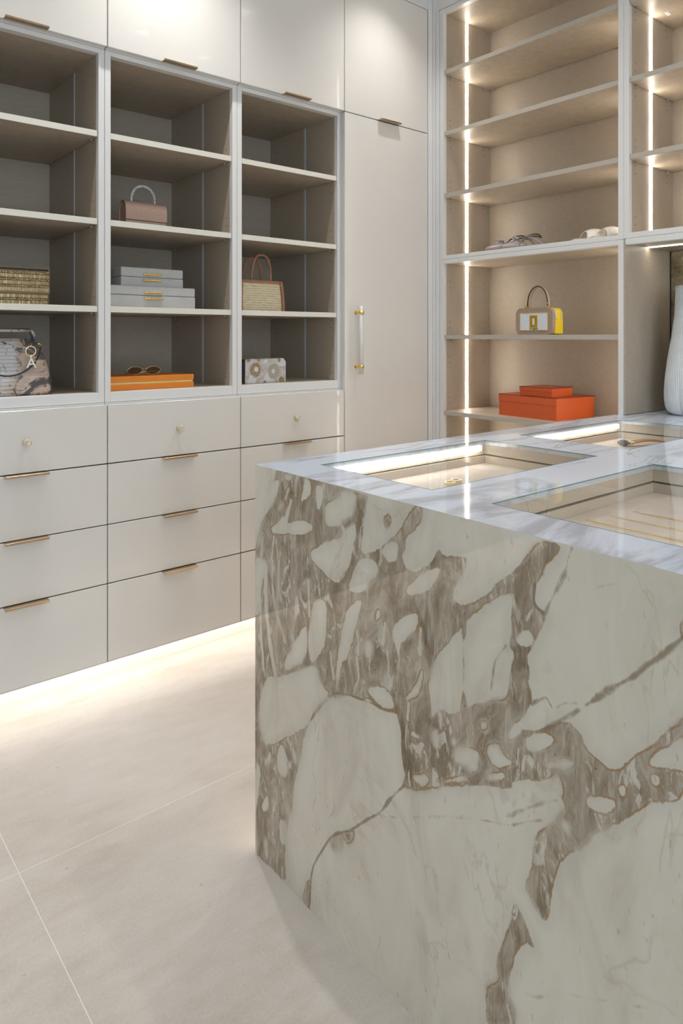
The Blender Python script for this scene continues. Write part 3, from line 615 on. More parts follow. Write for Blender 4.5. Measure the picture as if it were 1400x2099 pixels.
# ================================================================= MARBLE ISLAND
IX0, IY0, IY1, IZ = 0.901, 0.336, 1.397, 0.918
TT = 0.012
isl = thing('marble_island', 'large marble waterfall island with glass-topped jewellery trays, running into the niche', 'island', (0, 0, 0))
def segd(P, a, b):
    a = np.array(a); b = np.array(b); ab = b-a
    t_ = np.clip(((P-a)@ab)/max(ab@ab, 1e-12), 0, 1)
    return np.hypot(*(P-a-t_[:, None]*ab).T)
def polysd(P, poly):
    n = len(poly); dmin = np.full(len(P), 9.0); ins = np.zeros(len(P), bool)
    arr = np.array(poly); lo = arr.min(0)-0.06; hi = arr.max(0)+0.06
    idx = np.where(((P > lo) & (P < hi)).all(1))[0]
    if not len(idx): return np.full(len(P), -0.06)
    Q = P[idx]; dm = np.full(len(Q), 9.0); io = np.zeros(len(Q), bool)
    for i in range(n):
        a, b = poly[i], poly[(i+1) % n]
        dm = np.minimum(dm, segd(Q, a, b))
        if a[1] != b[1]:
            c_ = ((a[1] > Q[:, 1]) != (b[1] > Q[:, 1])) & (Q[:, 0] < (b[0]-a[0])*(Q[:, 1]-a[1])/(b[1]-a[1])+a[0])
            io ^= c_
    out = np.full(len(P), -0.06); out[idx] = np.where(io, dm, -dm); return out
def chaikin(p, closed=True):
    o = []; n = len(p)
    for i in range(n if closed else n-1):
        a, b = p[i], p[(i+1) % n]
        o += [(0.75*a[0]+0.25*b[0], 0.75*a[1]+0.25*b[1]), (0.25*a[0]+0.75*b[0], 0.25*a[1]+0.75*b[1])]
    return o if closed else [p[0]]+o+[p[-1]]
def marble_fields(P):
    gsd = np.full(len(P), -0.06)
    for p in M_GREY: gsd = np.maximum(gsd, polysd(P, chaikin(p)))
    w = np.full(len(P), -0.06)
    for p in M_WHITE: w = np.maximum(w, polysd(P, chaikin(p)))
    for pl, hw in M_STREAK:
        pl = chaikin(pl, False)
        for a, b in zip(pl[:-1], pl[1:]): w = np.maximum(w, 1.4*hw+0.0006-segd(P, a, b))
    ve = np.zeros(len(P))
    for pl, hw, st_ in M_VEIN:
        pl = chaikin(chaikin(pl, False), False)
        dd = np.full(len(P), 9.0)
        for a, b in zip(pl[:-1], pl[1:]): dd = np.minimum(dd, segd(P, a, b))
        wid = hw*(0.95+0.55*np.sin(P[:, 0]*61+P[:, 1]*37)*np.sin(P[:, 1]*83-P[:, 0]*29))
        ve = np.maximum(ve, st_*np.clip(1.35-0.75*dd/wid, 0, 1))
    return np.clip(np.minimum(gsd, -w), -0.06, 0.06), ve
ny, nz = 372, 320
Y = np.linspace(IY0, IY1, ny); Z = np.linspace(0.0, IZ-0.0002, nz)
YY, ZZ = np.meshgrid(Y, Z, indexing='ij'); P = np.stack([YY.ravel(), ZZ.ravel()], 1)
mat_f, vein_f = marble_fields(P)
vt = np.zeros((ny*nz, 3)); vt[:, 0] = IX0; vt[:, 1:] = P
idx = np.arange(ny*nz).reshape(ny, nz)
quads = np.stack([idx[:-1, :-1], idx[:-1, 1:], idx[1:, 1:], idx[1:, :-1]], -1).reshape(-1, 4)
base = ny*nz; x1 = IX0+0.022
ext = [(x1, IY0, 0), (x1, IY1, 0), (x1, IY1, IZ-0.0004), (x1, IY0, IZ-0.0004)]
verts = vt.tolist()+ext
c00, c10, c11, c01 = int(idx[0,0]), int(idx[-1,0]), int(idx[-1,-1]), int(idx[0,-1])
faces = quads.tolist()+[(base, base+1, base+2, base+3), (c10, c11, base+2, base+1), (c00, base, base+3, c01), (c00, c10, base+1, base), (c01, base+3, base+2, c11)]
me = bpy.data.meshes.new('waterfall_panel'); me.from_pydata(verts, [], faces)
for nm, arr in (('matrix', mat_f), ('vein', vein_f)):
    at = me.attributes.new(nm, 'FLOAT', 'POINT')
    full = np.concatenate([arr, arr[[c00, c10, c11, c01]]]).astype(np.float32); at.data.foreach_set('value', full)
me.materials.append(M['marble']); me.update()
wp = bpy.data.objects.new('waterfall_panel', me); C.objects.link(wp); wp.parent = isl; wp['label'] = 'veined marble end panel'
# top slab with its four openings
holes = [(1.015, 1.626, 0.938, 1.293), (1.015, 1.626, 0.440, 0.795), (1.790, 2.401, 0.938, 1.293), (1.790, 2.401, 0.440, 0.795)]
gx = [IX0+0.0010, 1.015, 1.626, 1.790, 2.401, XB]; gy = [IY0, 0.440, 0.795, 0.938, 1.293, IY1]
tb = MB()
vg = {}
def vtx(i, j, z): 
    if (i, j, z) not in vg: vg[(i, j, z)] = tb.bm.verts.new((gx[i], gy[j], z))
    return vg[(i, j, z)]
cells = [[not any(abs(gx[i]-h[0]) < 1e-6 and abs(gy[j]-h[2]) < 1e-6 for h in holes) for j in range(5)] for i in range(5)]
zt, zb = IZ, IZ-TT
for i in range(5):
    for j in range(5):
        if not cells[i][j]: continue
        tb.bm.faces.new([vtx(i,j,zt), vtx(i+1,j,zt), vtx(i+1,j+1,zt), vtx(i,j+1,zt)])
        tb.bm.faces.new([vtx(i,j+1,zb), vtx(i+1,j+1,zb), vtx(i+1,j,zb), vtx(i,j,zb)])
        for (a, b), (ci, cj) in ((((i,j),(i+1,j)),(i,j-1)), (((i+1,j),(i+1,j+1)),(i+1,j)), (((i+1,j+1),(i,j+1)),(i,j+1)), (((i,j+1),(i,j)),(i-1,j))):
            if not (0 <= ci < 5 and 0 <= cj < 5) or not cells[ci][cj]:
                tb.bm.faces.new([vtx(*a,zt), vtx(*a,zb), vtx(*b,zb), vtx(*b,zt)])
outer = [e for e in tb.bm.edges if all(abs(v.co.z-zt) < 1e-6 for v in e.verts) and (all(abs(v.co.x-IX0-0.001) < 1e-6 for v in e.verts) or all(abs(v.co.y-IY1) < 1e-6 for v in e.verts))]
bmesh.ops.bevel(tb.bm, geom=outer, offset=0.0008, segments=1, profile=0.5, affect='EDGES')
tb.box(XB+0.0004, 2.9145, 0.4315, 1.356, zb, zt)
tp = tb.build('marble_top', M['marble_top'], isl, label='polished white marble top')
tp.location.z = 0.0003
# cabinet body under the top, recessed toe with a light on the walkway side
for nm, bb in (('side_panel', (IX0+0.0225, 2.53, IY1-0.024, IY1-0.004, 0.11, zb-0.0002)), ('side_panel', (IX0+0.0225, 2.53, IY0, IY0+0.02, 0.11, zb-0.0002)),
               ('end_panel', (2.531, 2.548, IY0, IY1-0.004, 0.0, zb-0.0002)), ('bottom_panel', (IX0+0.0225, 2.53, IY0+0.0205, IY1-0.0245, 0.11, 0.13)),
               ('toe_board', (IX0+0.0225, 2.53, IY1-0.10, IY1-0.08, 0.0, 0.1095)), ('toe_board', (IX0+0.0225, 2.53, IY0+0.03, IY0+0.05, 0.0, 0.1095)),
               ('niche_support', (XB+0.001, 2.90, 0.434, 0.454, 0.0, zb-0.0002)), ('niche_support', (XB+0.001, 2.90, 1.335, 1.355, 0.0, zb-0.0002))):
    MB().box(*bb).build(nm, M['paint'], isl)
MB().box(IX0+0.03, 2.52, IY1-0.060, IY1-0.048, 0.106, 0.1094).build('toe_light', M['led_isl'], isl, label='glowing strip under the island')
ZTR = 0.852
for hi_, (a, b, c_, d_) in enumerate(holes):
    tr = MB(); o = 0.004; zi = zb-0.0004
    # fixed ring under the stone, a dark shadow gap, then the tray box
    for (p, q, r_, s2) in ((a-0.012, b+0.012, c_-0.012, c_-o), (a-0.012, b+0.012, d_+o, d_+0.012), (a-0.012, a-o, c_-o, d_+o), (b+o, b+0.012, c_-o, d_+o)):
        ring = MB().box(p, q, r_, s2, 0.8775, zi).build('surround_panel', M['tray'], isl)
    box = MB().box(a-0.012, b+0.012, c_-0.012, d_+0.012, 0.826, 0.8345).build('tray', M['tray'], isl)
    for (p, q, r_, s2) in ((a-0.012, b+0.012, c_-0.012, c_-0.001), (a-0.012, b+0.012, d_+0.001, d_+0.012), (a-0.012, a-0.001, c_-0.001, d_+0.001), (b+0.001, b+0.012, c_-0.001, d_+0.001)):
        MB().box(p, q, r_, s2, 0.835, 0.8735).build('tray_wall', M['tray'], box)
    MB().box(a-0.001, b+0.001, c_-0.001, d_+0.001, 0.838, ZTR).build('tray_lining', M['suede'], box, label='beige suede tray lining')
    for bb in ((a-0.012, b+0.012, c_-0.014, c_-0.0125), (a-0.012, b+0.012, d_+0.0125, d_+0.014), (a-0.014, a-0.0125, c_, d_), (b+0.0125, b+0.014, c_, d_)):
        MB().box(*bb, 0.83, 0.90).build('gap_shade_backing', M['dark'], box)  # black sheets put in as the shade seen through the tray gap
    gz = IZ+0.0004
    gp = MB().box(a+0.001, b-0.001, c_+0.001, d_-0.001, gz-0.008, gz).build('glass_pane', M['pane'], isl, label='clear glass pane')
    w_ = 0.0012
    for bb in ((a+0.0002, a+w_, c_+0.0002, d_-0.0002), (b-w_, b-0.0002, c_+0.0002, d_-0.0002), (a+w_, b-w_, c_+0.0002, c_+w_), (a+w_, b-w_, d_-w_, d_-0.0002)):
        MB().box(*bb, gz-0.002, gz+0.0003).build('glass_edge', M['pane_edge'], gp)
    if c_ > 0.9:
        MB().box(a+0.03, b-0.02, d_-0.003, d_+0.0035, 0.8900, 0.9035).build('led_strip', M['led_case'], isl, label='glowing light strip inside the tray')
    else:
        MB().box(a+0.03, b-0.02, c_-0.0035, c_+0.003, 0.8900, 0.9035).build('led_strip', M['led_case'], isl, label='glowing light strip inside the tray')

# ================================================================= THINGS IN THE LEFT BAYS
# ---- snakeskin bag
def snakeskin():
    m, nt, b = newmat('snakeskin_leather')
    v = coords(nt)
    sep = N(nt, 'ShaderNodeSeparateXYZ'); L(nt, v, sep.inputs[0]); X_, Y_, Z_ = sep.outputs
    # belly plates: horizontal bands down the middle; diamond scales to the sides
    ax = mth(nt, 'ABSOLUTE', X_)
    wob = noise(nt, v, 22, 4, 0.6)
    belly = mrange(nt, mth(nt, 'ADD', ax, mth(nt, 'MULTIPLY', mth(nt, 'SUBTRACT', wob, 0.5), 0.03)), 0.020, 0.040, 1, 0)
    def diag(s1):
        w = mth(nt, 'SINE', mth(nt, 'MULTIPLY', mth(nt, 'ADD', mth(nt, 'MULTIPLY', X_, s1), Z_), 430))
        return w
    sc = mth(nt, 'MINIMUM', mth(nt, 'ABSOLUTE', diag(1.3)), mth(nt, 'ABSOLUTE', diag(-1.3)))
    scale = mrange(nt, sc, 0.12, 0.45)
    rows = mrange(nt, mth(nt, 'SINE', mth(nt, 'MULTIPLY', Z_, 520)), -0.95, -0.6)
    big = noise(nt, coords(nt, (12,12,16)), 1.0, 3, 0.6, 1.6)
    dark = mrange(nt, big, 0.46, 0.56)
    sidec = mixc(nt, dark, (0.60,0.50,0.43), (0.11,0.10,0.11))
    band = mth(nt, 'MULTIPLY', mrange(nt, big, 0.40, 0.45), mrange(nt, big, 0.46, 0.51, 1, 0))
    sidec = mixc(nt, mth(nt, 'MULTIPLY', band, 0.9), sidec, (0.80,0.58,0.45))
    sidec = mixc(nt, mth(nt, 'MULTIPLY', mrange(nt, scale, 0, 1, 1, 0), 0.75), sidec, (0.03,0.028,0.035))
    bel = mixc(nt, mrange(nt, noise(nt, v, 10, 3), 0.35, 0.7), (0.62,0.60,0.62), (0.50,0.42,0.34))
    bel = mixc(nt, mth(nt, 'MULTIPLY', mrange(nt, rows, 0, 1, 1, 0), 0.5), bel, (0.22,0.18,0.15))
    bel = mixc(nt, mth(nt, 'MULTIPLY', mrange(nt, noise(nt, v, 90, 3), 0.60, 0.66), 0.9), bel, (0.05,0.04,0.04))
    col = mixc(nt, belly, sidec, bel)
    L(nt, col, b.inputs['Base Color']); b.inputs['Roughness'].default_value = 0.3; b.inputs['Coat Weight'].default_value = 0.3
    bump(nt, b, scale, 0.4, 0.0008); return m
M['snake'] = snakeskin()
M['blkleather'] = simple('black_leather_edge', (0.02,0.018,0.018), 0.4)
t = thing('snakeskin_handbag', 'grey and brown snakeskin bag with gold A charm, bottom left of the open bays', 'handbag', (0.616, 2.465, 1.028))
m = MB()
prof = [(0.0, 0.146, 0.060), (0.012, 0.149, 0.064), (0.05, 0.146, 0.060), (0.10, 0.134, 0.050), (0.145, 0.118, 0.038), (0.172, 0.100, 0.026), (0.186, 0.085, 0.016)]
rings = []
for z_, hw, hd in prof:
    rings.append([m.bm.verts.new((hw*math.copysign(abs(math.cos(a))**0.45, math.cos(a)), hd*math.copysign(abs(math.sin(a))**0.6, math.sin(a)), z_)) for a in [2*PI*(k+0.5)/40 for k in range(40)]])
m.ring_faces(rings); m.build('body', M['snake'], t)
m = MB()
m.strap([(0.09*math.cos(a)*1.06, -0.068+0.012*math.sin(a), 0.158-0.093*math.sin(a)) for a in [PI*k/24 for k in range(25)]], (0,1,0), 0.006, 0.0045)
m.build('front_handle', M['blkleather'], t, label='dark hanging handle')
m = MB()
pts = [(0.095*math.cos(a), 0.0+0.01*math.sin(a), 0.178+0.036*min(1, math.sin(a)*2.2)) for a in [PI*k/20 for k in range(21)]]
m.strap(pts, (0,1,0.15), 0.030, 0.008); m.build('top_handle', M['snake'], t, label='snakeskin top handle')
m = MB().box(-0.139, 0.139, -0.056, 0.056, 0.0, 0.004, 0.0015); m.build('base_piping', M['blkleather'], t)
MB().tube([(0.098, -0.008, 0.170), (0.106, -0.012, 0.168), (0.117, -0.014, 0.166)], 0.003, 8).build('zip_end', M['gold'], t)
MB().tube([(0.075, -0.040, 0.176), (0.070, -0.058, 0.168), (0.066, -0.066, 0.160)], 0.0024, 8).build('charm_loop', M['gold'], t)
text_mesh('lettering', 'ANNE KLEIN', 0.007, 0.0003, M['brass'], t, Matrix.Translation((0.005, -0.0648, 0.020)) @ Matrix.Rotation(PI/2, 4, 'X'), 0.038)
kc = thing('bag_charm', 'gold key ring with white and gold A and T letters on snakeskin bag', 'charm', (0.679, 2.388, 1.128))
m = MB(); m.tube([(0.0155*math.cos(a), 0.0, 0.045+0.0155*math.sin(a)) for a in [2*PI*k/28 for k in range(28)]], 0.0019, 8, up=Vector((0,1,0)), closed=True); m.build('ring', M['goldpale'], kc)
MB().tube([(0,0,0.029), (0,-0.002,0.022)], 0.002, 8).build('link', M['gold'], kc)
M['enamel'] = simple('white_enamel', (0.85,0.82,0.74), 0.25, 0.1)
text_mesh('letter', 'A', 0.046, 0.0014, M['enamel'], kc, Matrix.Translation((0.000, -0.006, 0.005)) @ Matrix.Rotation(PI/2, 4, 'X'))
text_mesh('letter', 'T', 0.038, 0.0012, M['goldpale'], kc, Matrix.Translation((0.017, -0.003, -0.001)) @ Matrix.Rotation(PI/2, 4, 'X') @ Matrix.Rotation(-0.12, 4, 'Z'))

# ---- gold beaded clutch
def beads(name, c0, c1):
    m, nt, b = newmat(name); v = coords(nt)
    n_ = noise(nt, coords(nt, (330,1,18)), 1.0, 2, 0.6)
    n2 = noise(nt, coords(nt, (60,1,60)), 1.0, 3)
    L(nt, ramp(nt, mth(nt, 'ADD', mth(nt, 'MULTIPLY', n_, 0.7), mth(nt, 'MULTIPLY', n2, 0.3)), [(0.36, c0), (0.56, c1), (0.66, (0.95,0.84,0.60))]), b.inputs['Base Color'])
    b.inputs['Metallic'].default_value = 0.55; b.inputs['Roughness'].default_value = 0.28
    bump(nt, b, n_, 0.5, 0.001); return m
M['bugle'] = beads('gold_bugle_beads', (0.26,0.17,0.08), (0.58,0.46,0.27))
def seedbead():
    m, nt, b = newmat('gold_seed_beads'); v = coords(nt)
    n_ = noise(nt, v, 380, 2, 0.6)
    L(nt, ramp(nt, n_, [(0.38, (0.06,0.035,0.015)), (0.5, (0.30,0.20,0.08)), (0.64, (0.80,0.60,0.30))]), b.inputs['Base Color'])
    b.inputs['Metallic'].default_value = 0.5; b.inputs['Roughness'].default_value = 0.35; bump(nt, b, n_, 0.8, 0.001); return m
M['seed'] = seedbead()
M['goldfab'] = simple('bronze_clutch_fabric', (0.34,0.24,0.13), 0.5, 0.3)
t = thing('beaded_clutch', 'gold beaded clutch bag with banded rows, on third shelf at left edge', 'clutch bag', (0.640, 2.47, 1.325))
m = MB(); m.box(-0.118, 0.118, 0.0, 0.052, 0.0, 0.118, 0.004, 2); m.build('body', M['goldfab'], t)
for z0_, z1_, mt, nm in ((0.002, 0.016, 'bugle', 'bugle_bead_row'), (0.0165, 0.0235, 'seed', 'seed_bead_row'), (0.024, 0.0365, 'bugle', 'bugle_bead_row')):
    MB().box(-0.1175, 0.1175, -0.004, 0.0, z0_, z1_, 0.0015, 2).build(nm, M[mt], t)
fp = MB(); fp.box(-0.122, 0.122, -0.0085, -0.0045, 0.040, 0.127, 0.002, 2); fp.box(-0.120, 0.120, -0.0045, 0.052, 0.122, 0.127, 0.002)
fp.box(0.1185, 0.1215, -0.0045, 0.045, 0.10, 0.124, 0.001)
flap = fp.build('flap', M['goldfab'], t)
MB().box(-0.118, 0.117, -0.0095, -0.0084, 0.1155, 0.1235).build('opening_shade_strip', M['hole'], flap)  # dark strip standing in for the shade inside the open top
for z0_, z1_, mt, nm in ((0.045, 0.0595, 'bugle', 'bugle_bead_row'), (0.060, 0.0675, 'seed', 'seed_bead_row'), (0.068, 0.0815, 'bugle', 'bugle_bead_row'), (0.082, 0.0895, 'seed', 'seed_bead_row'), (0.090, 0.1035, 'bugle', 'bugle_bead_row'), (0.104, 0.1125, 'seed', 'seed_bead_row')):
    MB().box(-0.1195, 0.1195, -0.0125, -0.0085, z0_, z1_, 0.0018, 2).build(nm, M[mt], flap)

# ---- small brown bag with a twisted white handle
def shimmer(name, col):
    m, nt, b = newmat(name); v = coords(nt)
    n_ = noise(nt, coords(nt, (260,260,520), (0,0.7,0)), 1.0, 2, 0.6)
    n2 = noise(nt, v, 700, 1)
    c = ramp(nt, n_, [(0.35, tuple(x*0.8 for x in col)), (0.65, tuple(min(1,x*1.15) for x in col))])
    c = mixc(nt, mth(nt, 'MULTIPLY', mrange(nt, n2, 0.66, 0.74), 0.8), c, (0.9,0.8,0.72))
    L(nt, c, b.inputs['Base Color']); b.inputs['Roughness'].default_value = 0.38; b.inputs['Metallic'].default_value = 0.12
    bump(nt, b, n_, 0.3, 0.0006); return m
M['rose'] = shimmer('rose_brown_leather', (0.60,0.41,0.33))
M['silver'] = shimmer('silver_glitter', (0.62,0.63,0.66)); M['silver'].node_tree.nodes['Principled BSDF'].inputs['Metallic'].default_value = 0.4
t = thing('brown_top_handle_bag', 'small rose-brown flap handbag with twisted silver-white handle', 'handbag', (1.135, 2.52, 1.625))
W_, D_, H_ = 0.166, 0.058, 0.106
m = MB()
def flapprof(o=0):
    pr = [(-0.0-o, 0.0), (-0.0-o, 0.070)] + [(D_/2-(D_/2+o)*math.cos(a), 0.078+(0.028+o)*math.sin(a)) for a in [PI*k/12 for k in range(13)]] + [(D_+o, 0.0)]
    return pr
m.prism([(u, v_) for u, v_ in flapprof()], -W_/2+0.003, W_/2-0.003, 'x'); m.build('body', M['rose'], t)
# the flap is a shell over the top and down the front
outer_ = [(-0.004, 0.036), (-0.0045, 0.070)] + [(D_/2-(D_/2+0.004)*math.cos(a), 0.076+0.034*math.sin(a)) for a in [PI*k/12 for k in range(1, 12)]] + [(D_+0.004, 0.076), (D_+0.003, 0.002)]
inner_ = [(D_+0.0005, 0.002), (D_+0.0008, 0.076)] + [(D_/2-(D_/2+0.001)*math.cos(a), 0.076+0.0315*math.sin(a)) for a in [PI*k/12 for k in range(11, 0, -1)]] + [(-0.001, 0.070), (-0.001, 0.036)]
m = MB()
pl = outer_+inner_; n_o = len(outer_); L1 = []; L2 = []
for X__, Ls in ((-W_/2, L1), (W_/2, L2)):
    Ls += [m.bm.verts.new((X__, u, v_)) for u, v_ in pl]
n_ = len(pl)
for i in range(n_):
    j = (i+1) % n_; m.bm.faces.new((L1[i], L1[j], L2[j], L2[i]))
for Ls in (L1, L2):
    for i in range(n_o-1):
        f_ = m.bm.faces.new((Ls[i], Ls[i+1], Ls[n_-2-i], Ls[n_-1-i])); f_.material_index = 1
m.build('flap', [M['rose'], M['blkleather']], t)
MB().box(-W_/2, W_/2, -0.005, -0.0038, 0.0345, 0.0362).build('flap_edge', M['blkleather'], t, label='black flap edging')
m = MB(); hp = []
for s_ph in (0, PI*2/3, PI*4/3):
    pts = []
    for k in range(73):
        a = PI*k/72; R_ = 0.047; c_ = Vector((R_*math.cos(a), D_/2, 0.122+0.050*math.sin(a))); nrm = Vector((math.cos(a), 0, math.sin(a)))
        ph = s_ph+k*0.50; pts.append(c_+nrm*0.0032*math.cos(ph)+Vector((0,1,0))*0.0032*math.sin(ph))
    m.tube(pts, 0.0031, 7)
hd = m.build('handle', M['silver'], t, label='twisted silver-white handle')
for s_ in (-1, 1): MB().cyl((s_*0.047, D_/2, 0.1085), (s_*0.047, D_/2, 0.124), 0.0036, 12).build('handle_post', M['enamel'], hd)

# ---- grey boxes with gold bars
def hinged_box(name, label, loc, w, d, h, split, bars_z):
    t = thing(name, label, 'box', loc, group='grey boxes with gold bars')
    MB().box(0, w, 0, d, 0.0, split-0.0005, 0.0015, 2).build('base', M['greysuede'], t)
    lid = MB().box(0, w, 0, d, split+0.0008, h, 0.004, 3).build('lid', M['greysuede'], t)
    for z_, xo in ((split+0.011, -0.002), (split-0.011, 0.0)):
        m = MB(); xc = w*0.49+xo
        pts = [(xc-0.035+0.07*k/14, -0.0045, z_) for k in range(15)]; rr = [0.0034+0.0005*math.sin(k*2.1) for k in range(15)]
        m.tube(pts, rr, 10); m.cyl((xc-0.028, 0.001, z_), (xc-0.028, -0.003, z_), 0.0018, 8); m.cyl((xc+0.028, 0.001, z_), (xc+0.028, -0.003, z_), 0.0018, 8)
        m.build('gold_bar', M['gold'], lid if z_ > split else t)
hinged_box('shagreen_box', 'large dove-grey box with gold bars, lower one of the stack of two', (0.955, 2.42, 1.325), 0.333, 0.25, 0.0795, 0.045, None)
hinged_box('shagreen_box', 'smaller grey box with gold bars, on top of the larger grey box', (1.0024, 2.44, 1.4045), 0.245, 0.18, 0.069, 0.034, None)

# ---- orange box and sunglasses
M['orange'] = simple('orange_paper', (0.72,0.22,0.02), 0.5, nscale=300, namt=0.05)
M['lime'] = simple('lime_paper', (0.76,0.70,0.28), 0.5)
t = thing('orange_book_box', 'flat orange box with pale yellow stripe, under the sunglasses', 'box', (0.945, 2.41, 1.028))
MB().box(0, 0.332, 0, 0.17, 0.0, 0.0215, 0.001).build('base', M['orange'], t)
MB().box(0.003, 0.329, 0.003, 0.167, 0.0216, 0.0275).build('inner_rim', M['lime'], t, label='pale yellow inner rim')
MB().box(0, 0.332, 0, 0.17, 0.0276, 0.049, 0.0012).build('lid', M['orange'], t)
t = thing('sunglasses', 'thin gold-framed sunglasses with brown oval lenses lying on the orange box', 'sunglasses', (1.104, 2.475, 1.0772))
fr = MB(); fr_l = []
for s_ in (-1, 1):
    ln = MB(); cx_ = s_*0.036; ring = [(cx_+0.0285*math.cos(a), -0.003-0.004*math.sin(a)+s_*0.0, 0.0165+0.0150*math.sin(a)) for a in [2*PI*k/28 for k in range(28)]]
    fr.tube(ring, 0.0009, 6, up=Vector((0,1,0)), closed=True)
    vs_ = [ln.bm.verts.new((x_, y_-0.0004, z_)) for x_, y_, z_ in ring]; vs2 = [ln.bm.verts.new((x_, y_+0.0006, z_)) for x_, y_, z_ in ring]
    ln.ring_faces([vs_, vs2]); ln.build('lens', M['lens'], t)
f = fr.build('frame', M['goldpale'], t)
MB().tube([(-0.0085, -0.003, 0.021), (-0.004, -0.006, 0.0245), (0.004, -0.006, 0.0245), (0.0085, -0.003, 0.021)], 0.0009, 6, up=Vector((0,1,0))).tube([(-0.008, 0.0, 0.010), (0.008, 0.0, 0.010)], 0.0012, 6).build('bridge', M['goldpale'], f)
for s_ in (-1, 1):
    m = MB(); m.tube([(s_*0.066, -0.003, 0.019), (s_*0.070, 0.004, 0.016), (s_*0.062, 0.012, 0.010+s_*0.003), (-s_*0.02, 0.016+s_*0.003, 0.007+s_*0.002), (-s_*0.058, 0.019+s_*0.003, 0.004)], 0.0011, 6); m.build('temple', M['goldpale'], t)

# ---- straw tote
def straw():
    m, nt, b = newmat('woven_straw'); v = coords(nt)
    sep = N(nt, 'ShaderNodeSeparateXYZ'); L(nt, v, sep.inputs[0])
    zz = mth(nt, 'MULTIPLY', sep.outputs[2], 640); 
    xx = mth(nt, 'ADD', mth(nt, 'MULTIPLY', sep.outputs[0], 800), mth(nt, 'MULTIPLY', mth(nt, 'SINE', mth(nt, 'MULTIPLY', zz, 0.5)), 1.5))
    h = mth(nt, 'ADD', mth(nt, 'MULTIPLY', mth(nt, 'SINE', zz), 0.5), mth(nt, 'MULTIPLY', mth(nt, 'SINE', xx), 0.5))
    nz_ = noise(nt, coords(nt, (40,40,260)), 1.0, 3)
    s = mth(nt, 'ADD', mth(nt, 'MULTIPLY', h, 0.35), nz_)
    L(nt, ramp(nt, s, [(0.12, (0.33,0.24,0.12)), (0.34, (0.62,0.53,0.34)), (0.7, (0.74,0.67,0.48))]), b.inputs['Base Color'])
    b.inputs['Roughness'].default_value = 0.7; bump(nt, b, s, 0.6, 0.0015); return m
M['straw'] = straw(); M['tan'] = simple('tan_leather', (0.34,0.16,0.085), 0.45, nscale=200)
t = thing('straw_tote', 'small woven straw tote with tan leather trim and two arched handles', 'handbag', (1.622, 2.46, 1.325))
m = MB()
wt, wb_, Hh = 0.098, 0.106, 0.131
def slab(mm, y0_, y1_, x_t, x_b, z0_, z1_):
    a = [mm.bm.verts.new(p) for p in ((-x_b, y0_, z0_), (x_b, y0_, z0_), (x_t, y0_+0.008, z1_), (-x_t, y0_+0.008, z1_), (-x_b, y1_, z0_), (x_b, y1_, z0_), (x_t, y1_-0.008, z1_), (-x_t, y1_-0.008, z1_))]
    for q in ((0,1,2,3), (7,6,5,4), (0,4,5,1), (1,5,6,2), (2,6,7,3), (3,7,4,0)): mm.bm.faces.new([a[i] for i in q])
slab(m, 0.0, 0.085, wt-0.004, wb_-0.004, 0.0, Hh-0.004); m.build('body', M['straw'], t)
for s_ in (-1, 1):
    for yo, so in ((-0.003, 0.008), (0.080, -0.008)):
        m = MB(); pts = [(s_*(wb_-0.002-0.007*k/8+0.003*math.sin(PI*k/8)), yo+so*k/8, 0.001+(Hh-0.004)*k/8) for k in range(9)]
        m.strap(pts, (0,1,0), 0.010, 0.012); m.build('side_piping', M['tan'], t)
for yq in (0.003, 0.0745): MB().box(-wt-0.001, wt+0.001, yq, yq+0.0075, Hh-0.012, Hh, 0.002, 2).build('top_trim', M['tan'], t)
for yy_, lean, sc_ in ((0.009, -0.004, 1.0), (0.076, 0.004, 0.95)):
    pts = []
    for k in range(29):
        a = PI*k/28; zc = 0.055*math.sin(a) if True else 0
        x_ = 0.048*sc_*math.copysign(abs(math.cos(a))**0.75, math.cos(a)); z_ = Hh-0.006+0.112*sc_*abs(math.sin(a))**0.8
        pts.append((x_, yy_+lean*math.sin(a), z_))
    MB().tube(pts, 0.0047, 10, up=Vector((0,1,0))).build('handle', M['tan'], t)
for s_ in (-1, 1): MB().ell((s_*(wt-0.003), 0.0005, Hh-0.017), 0.003, 0.003, 0.003, 10, 6).build('gold_rivet', M['goldpale'], t)

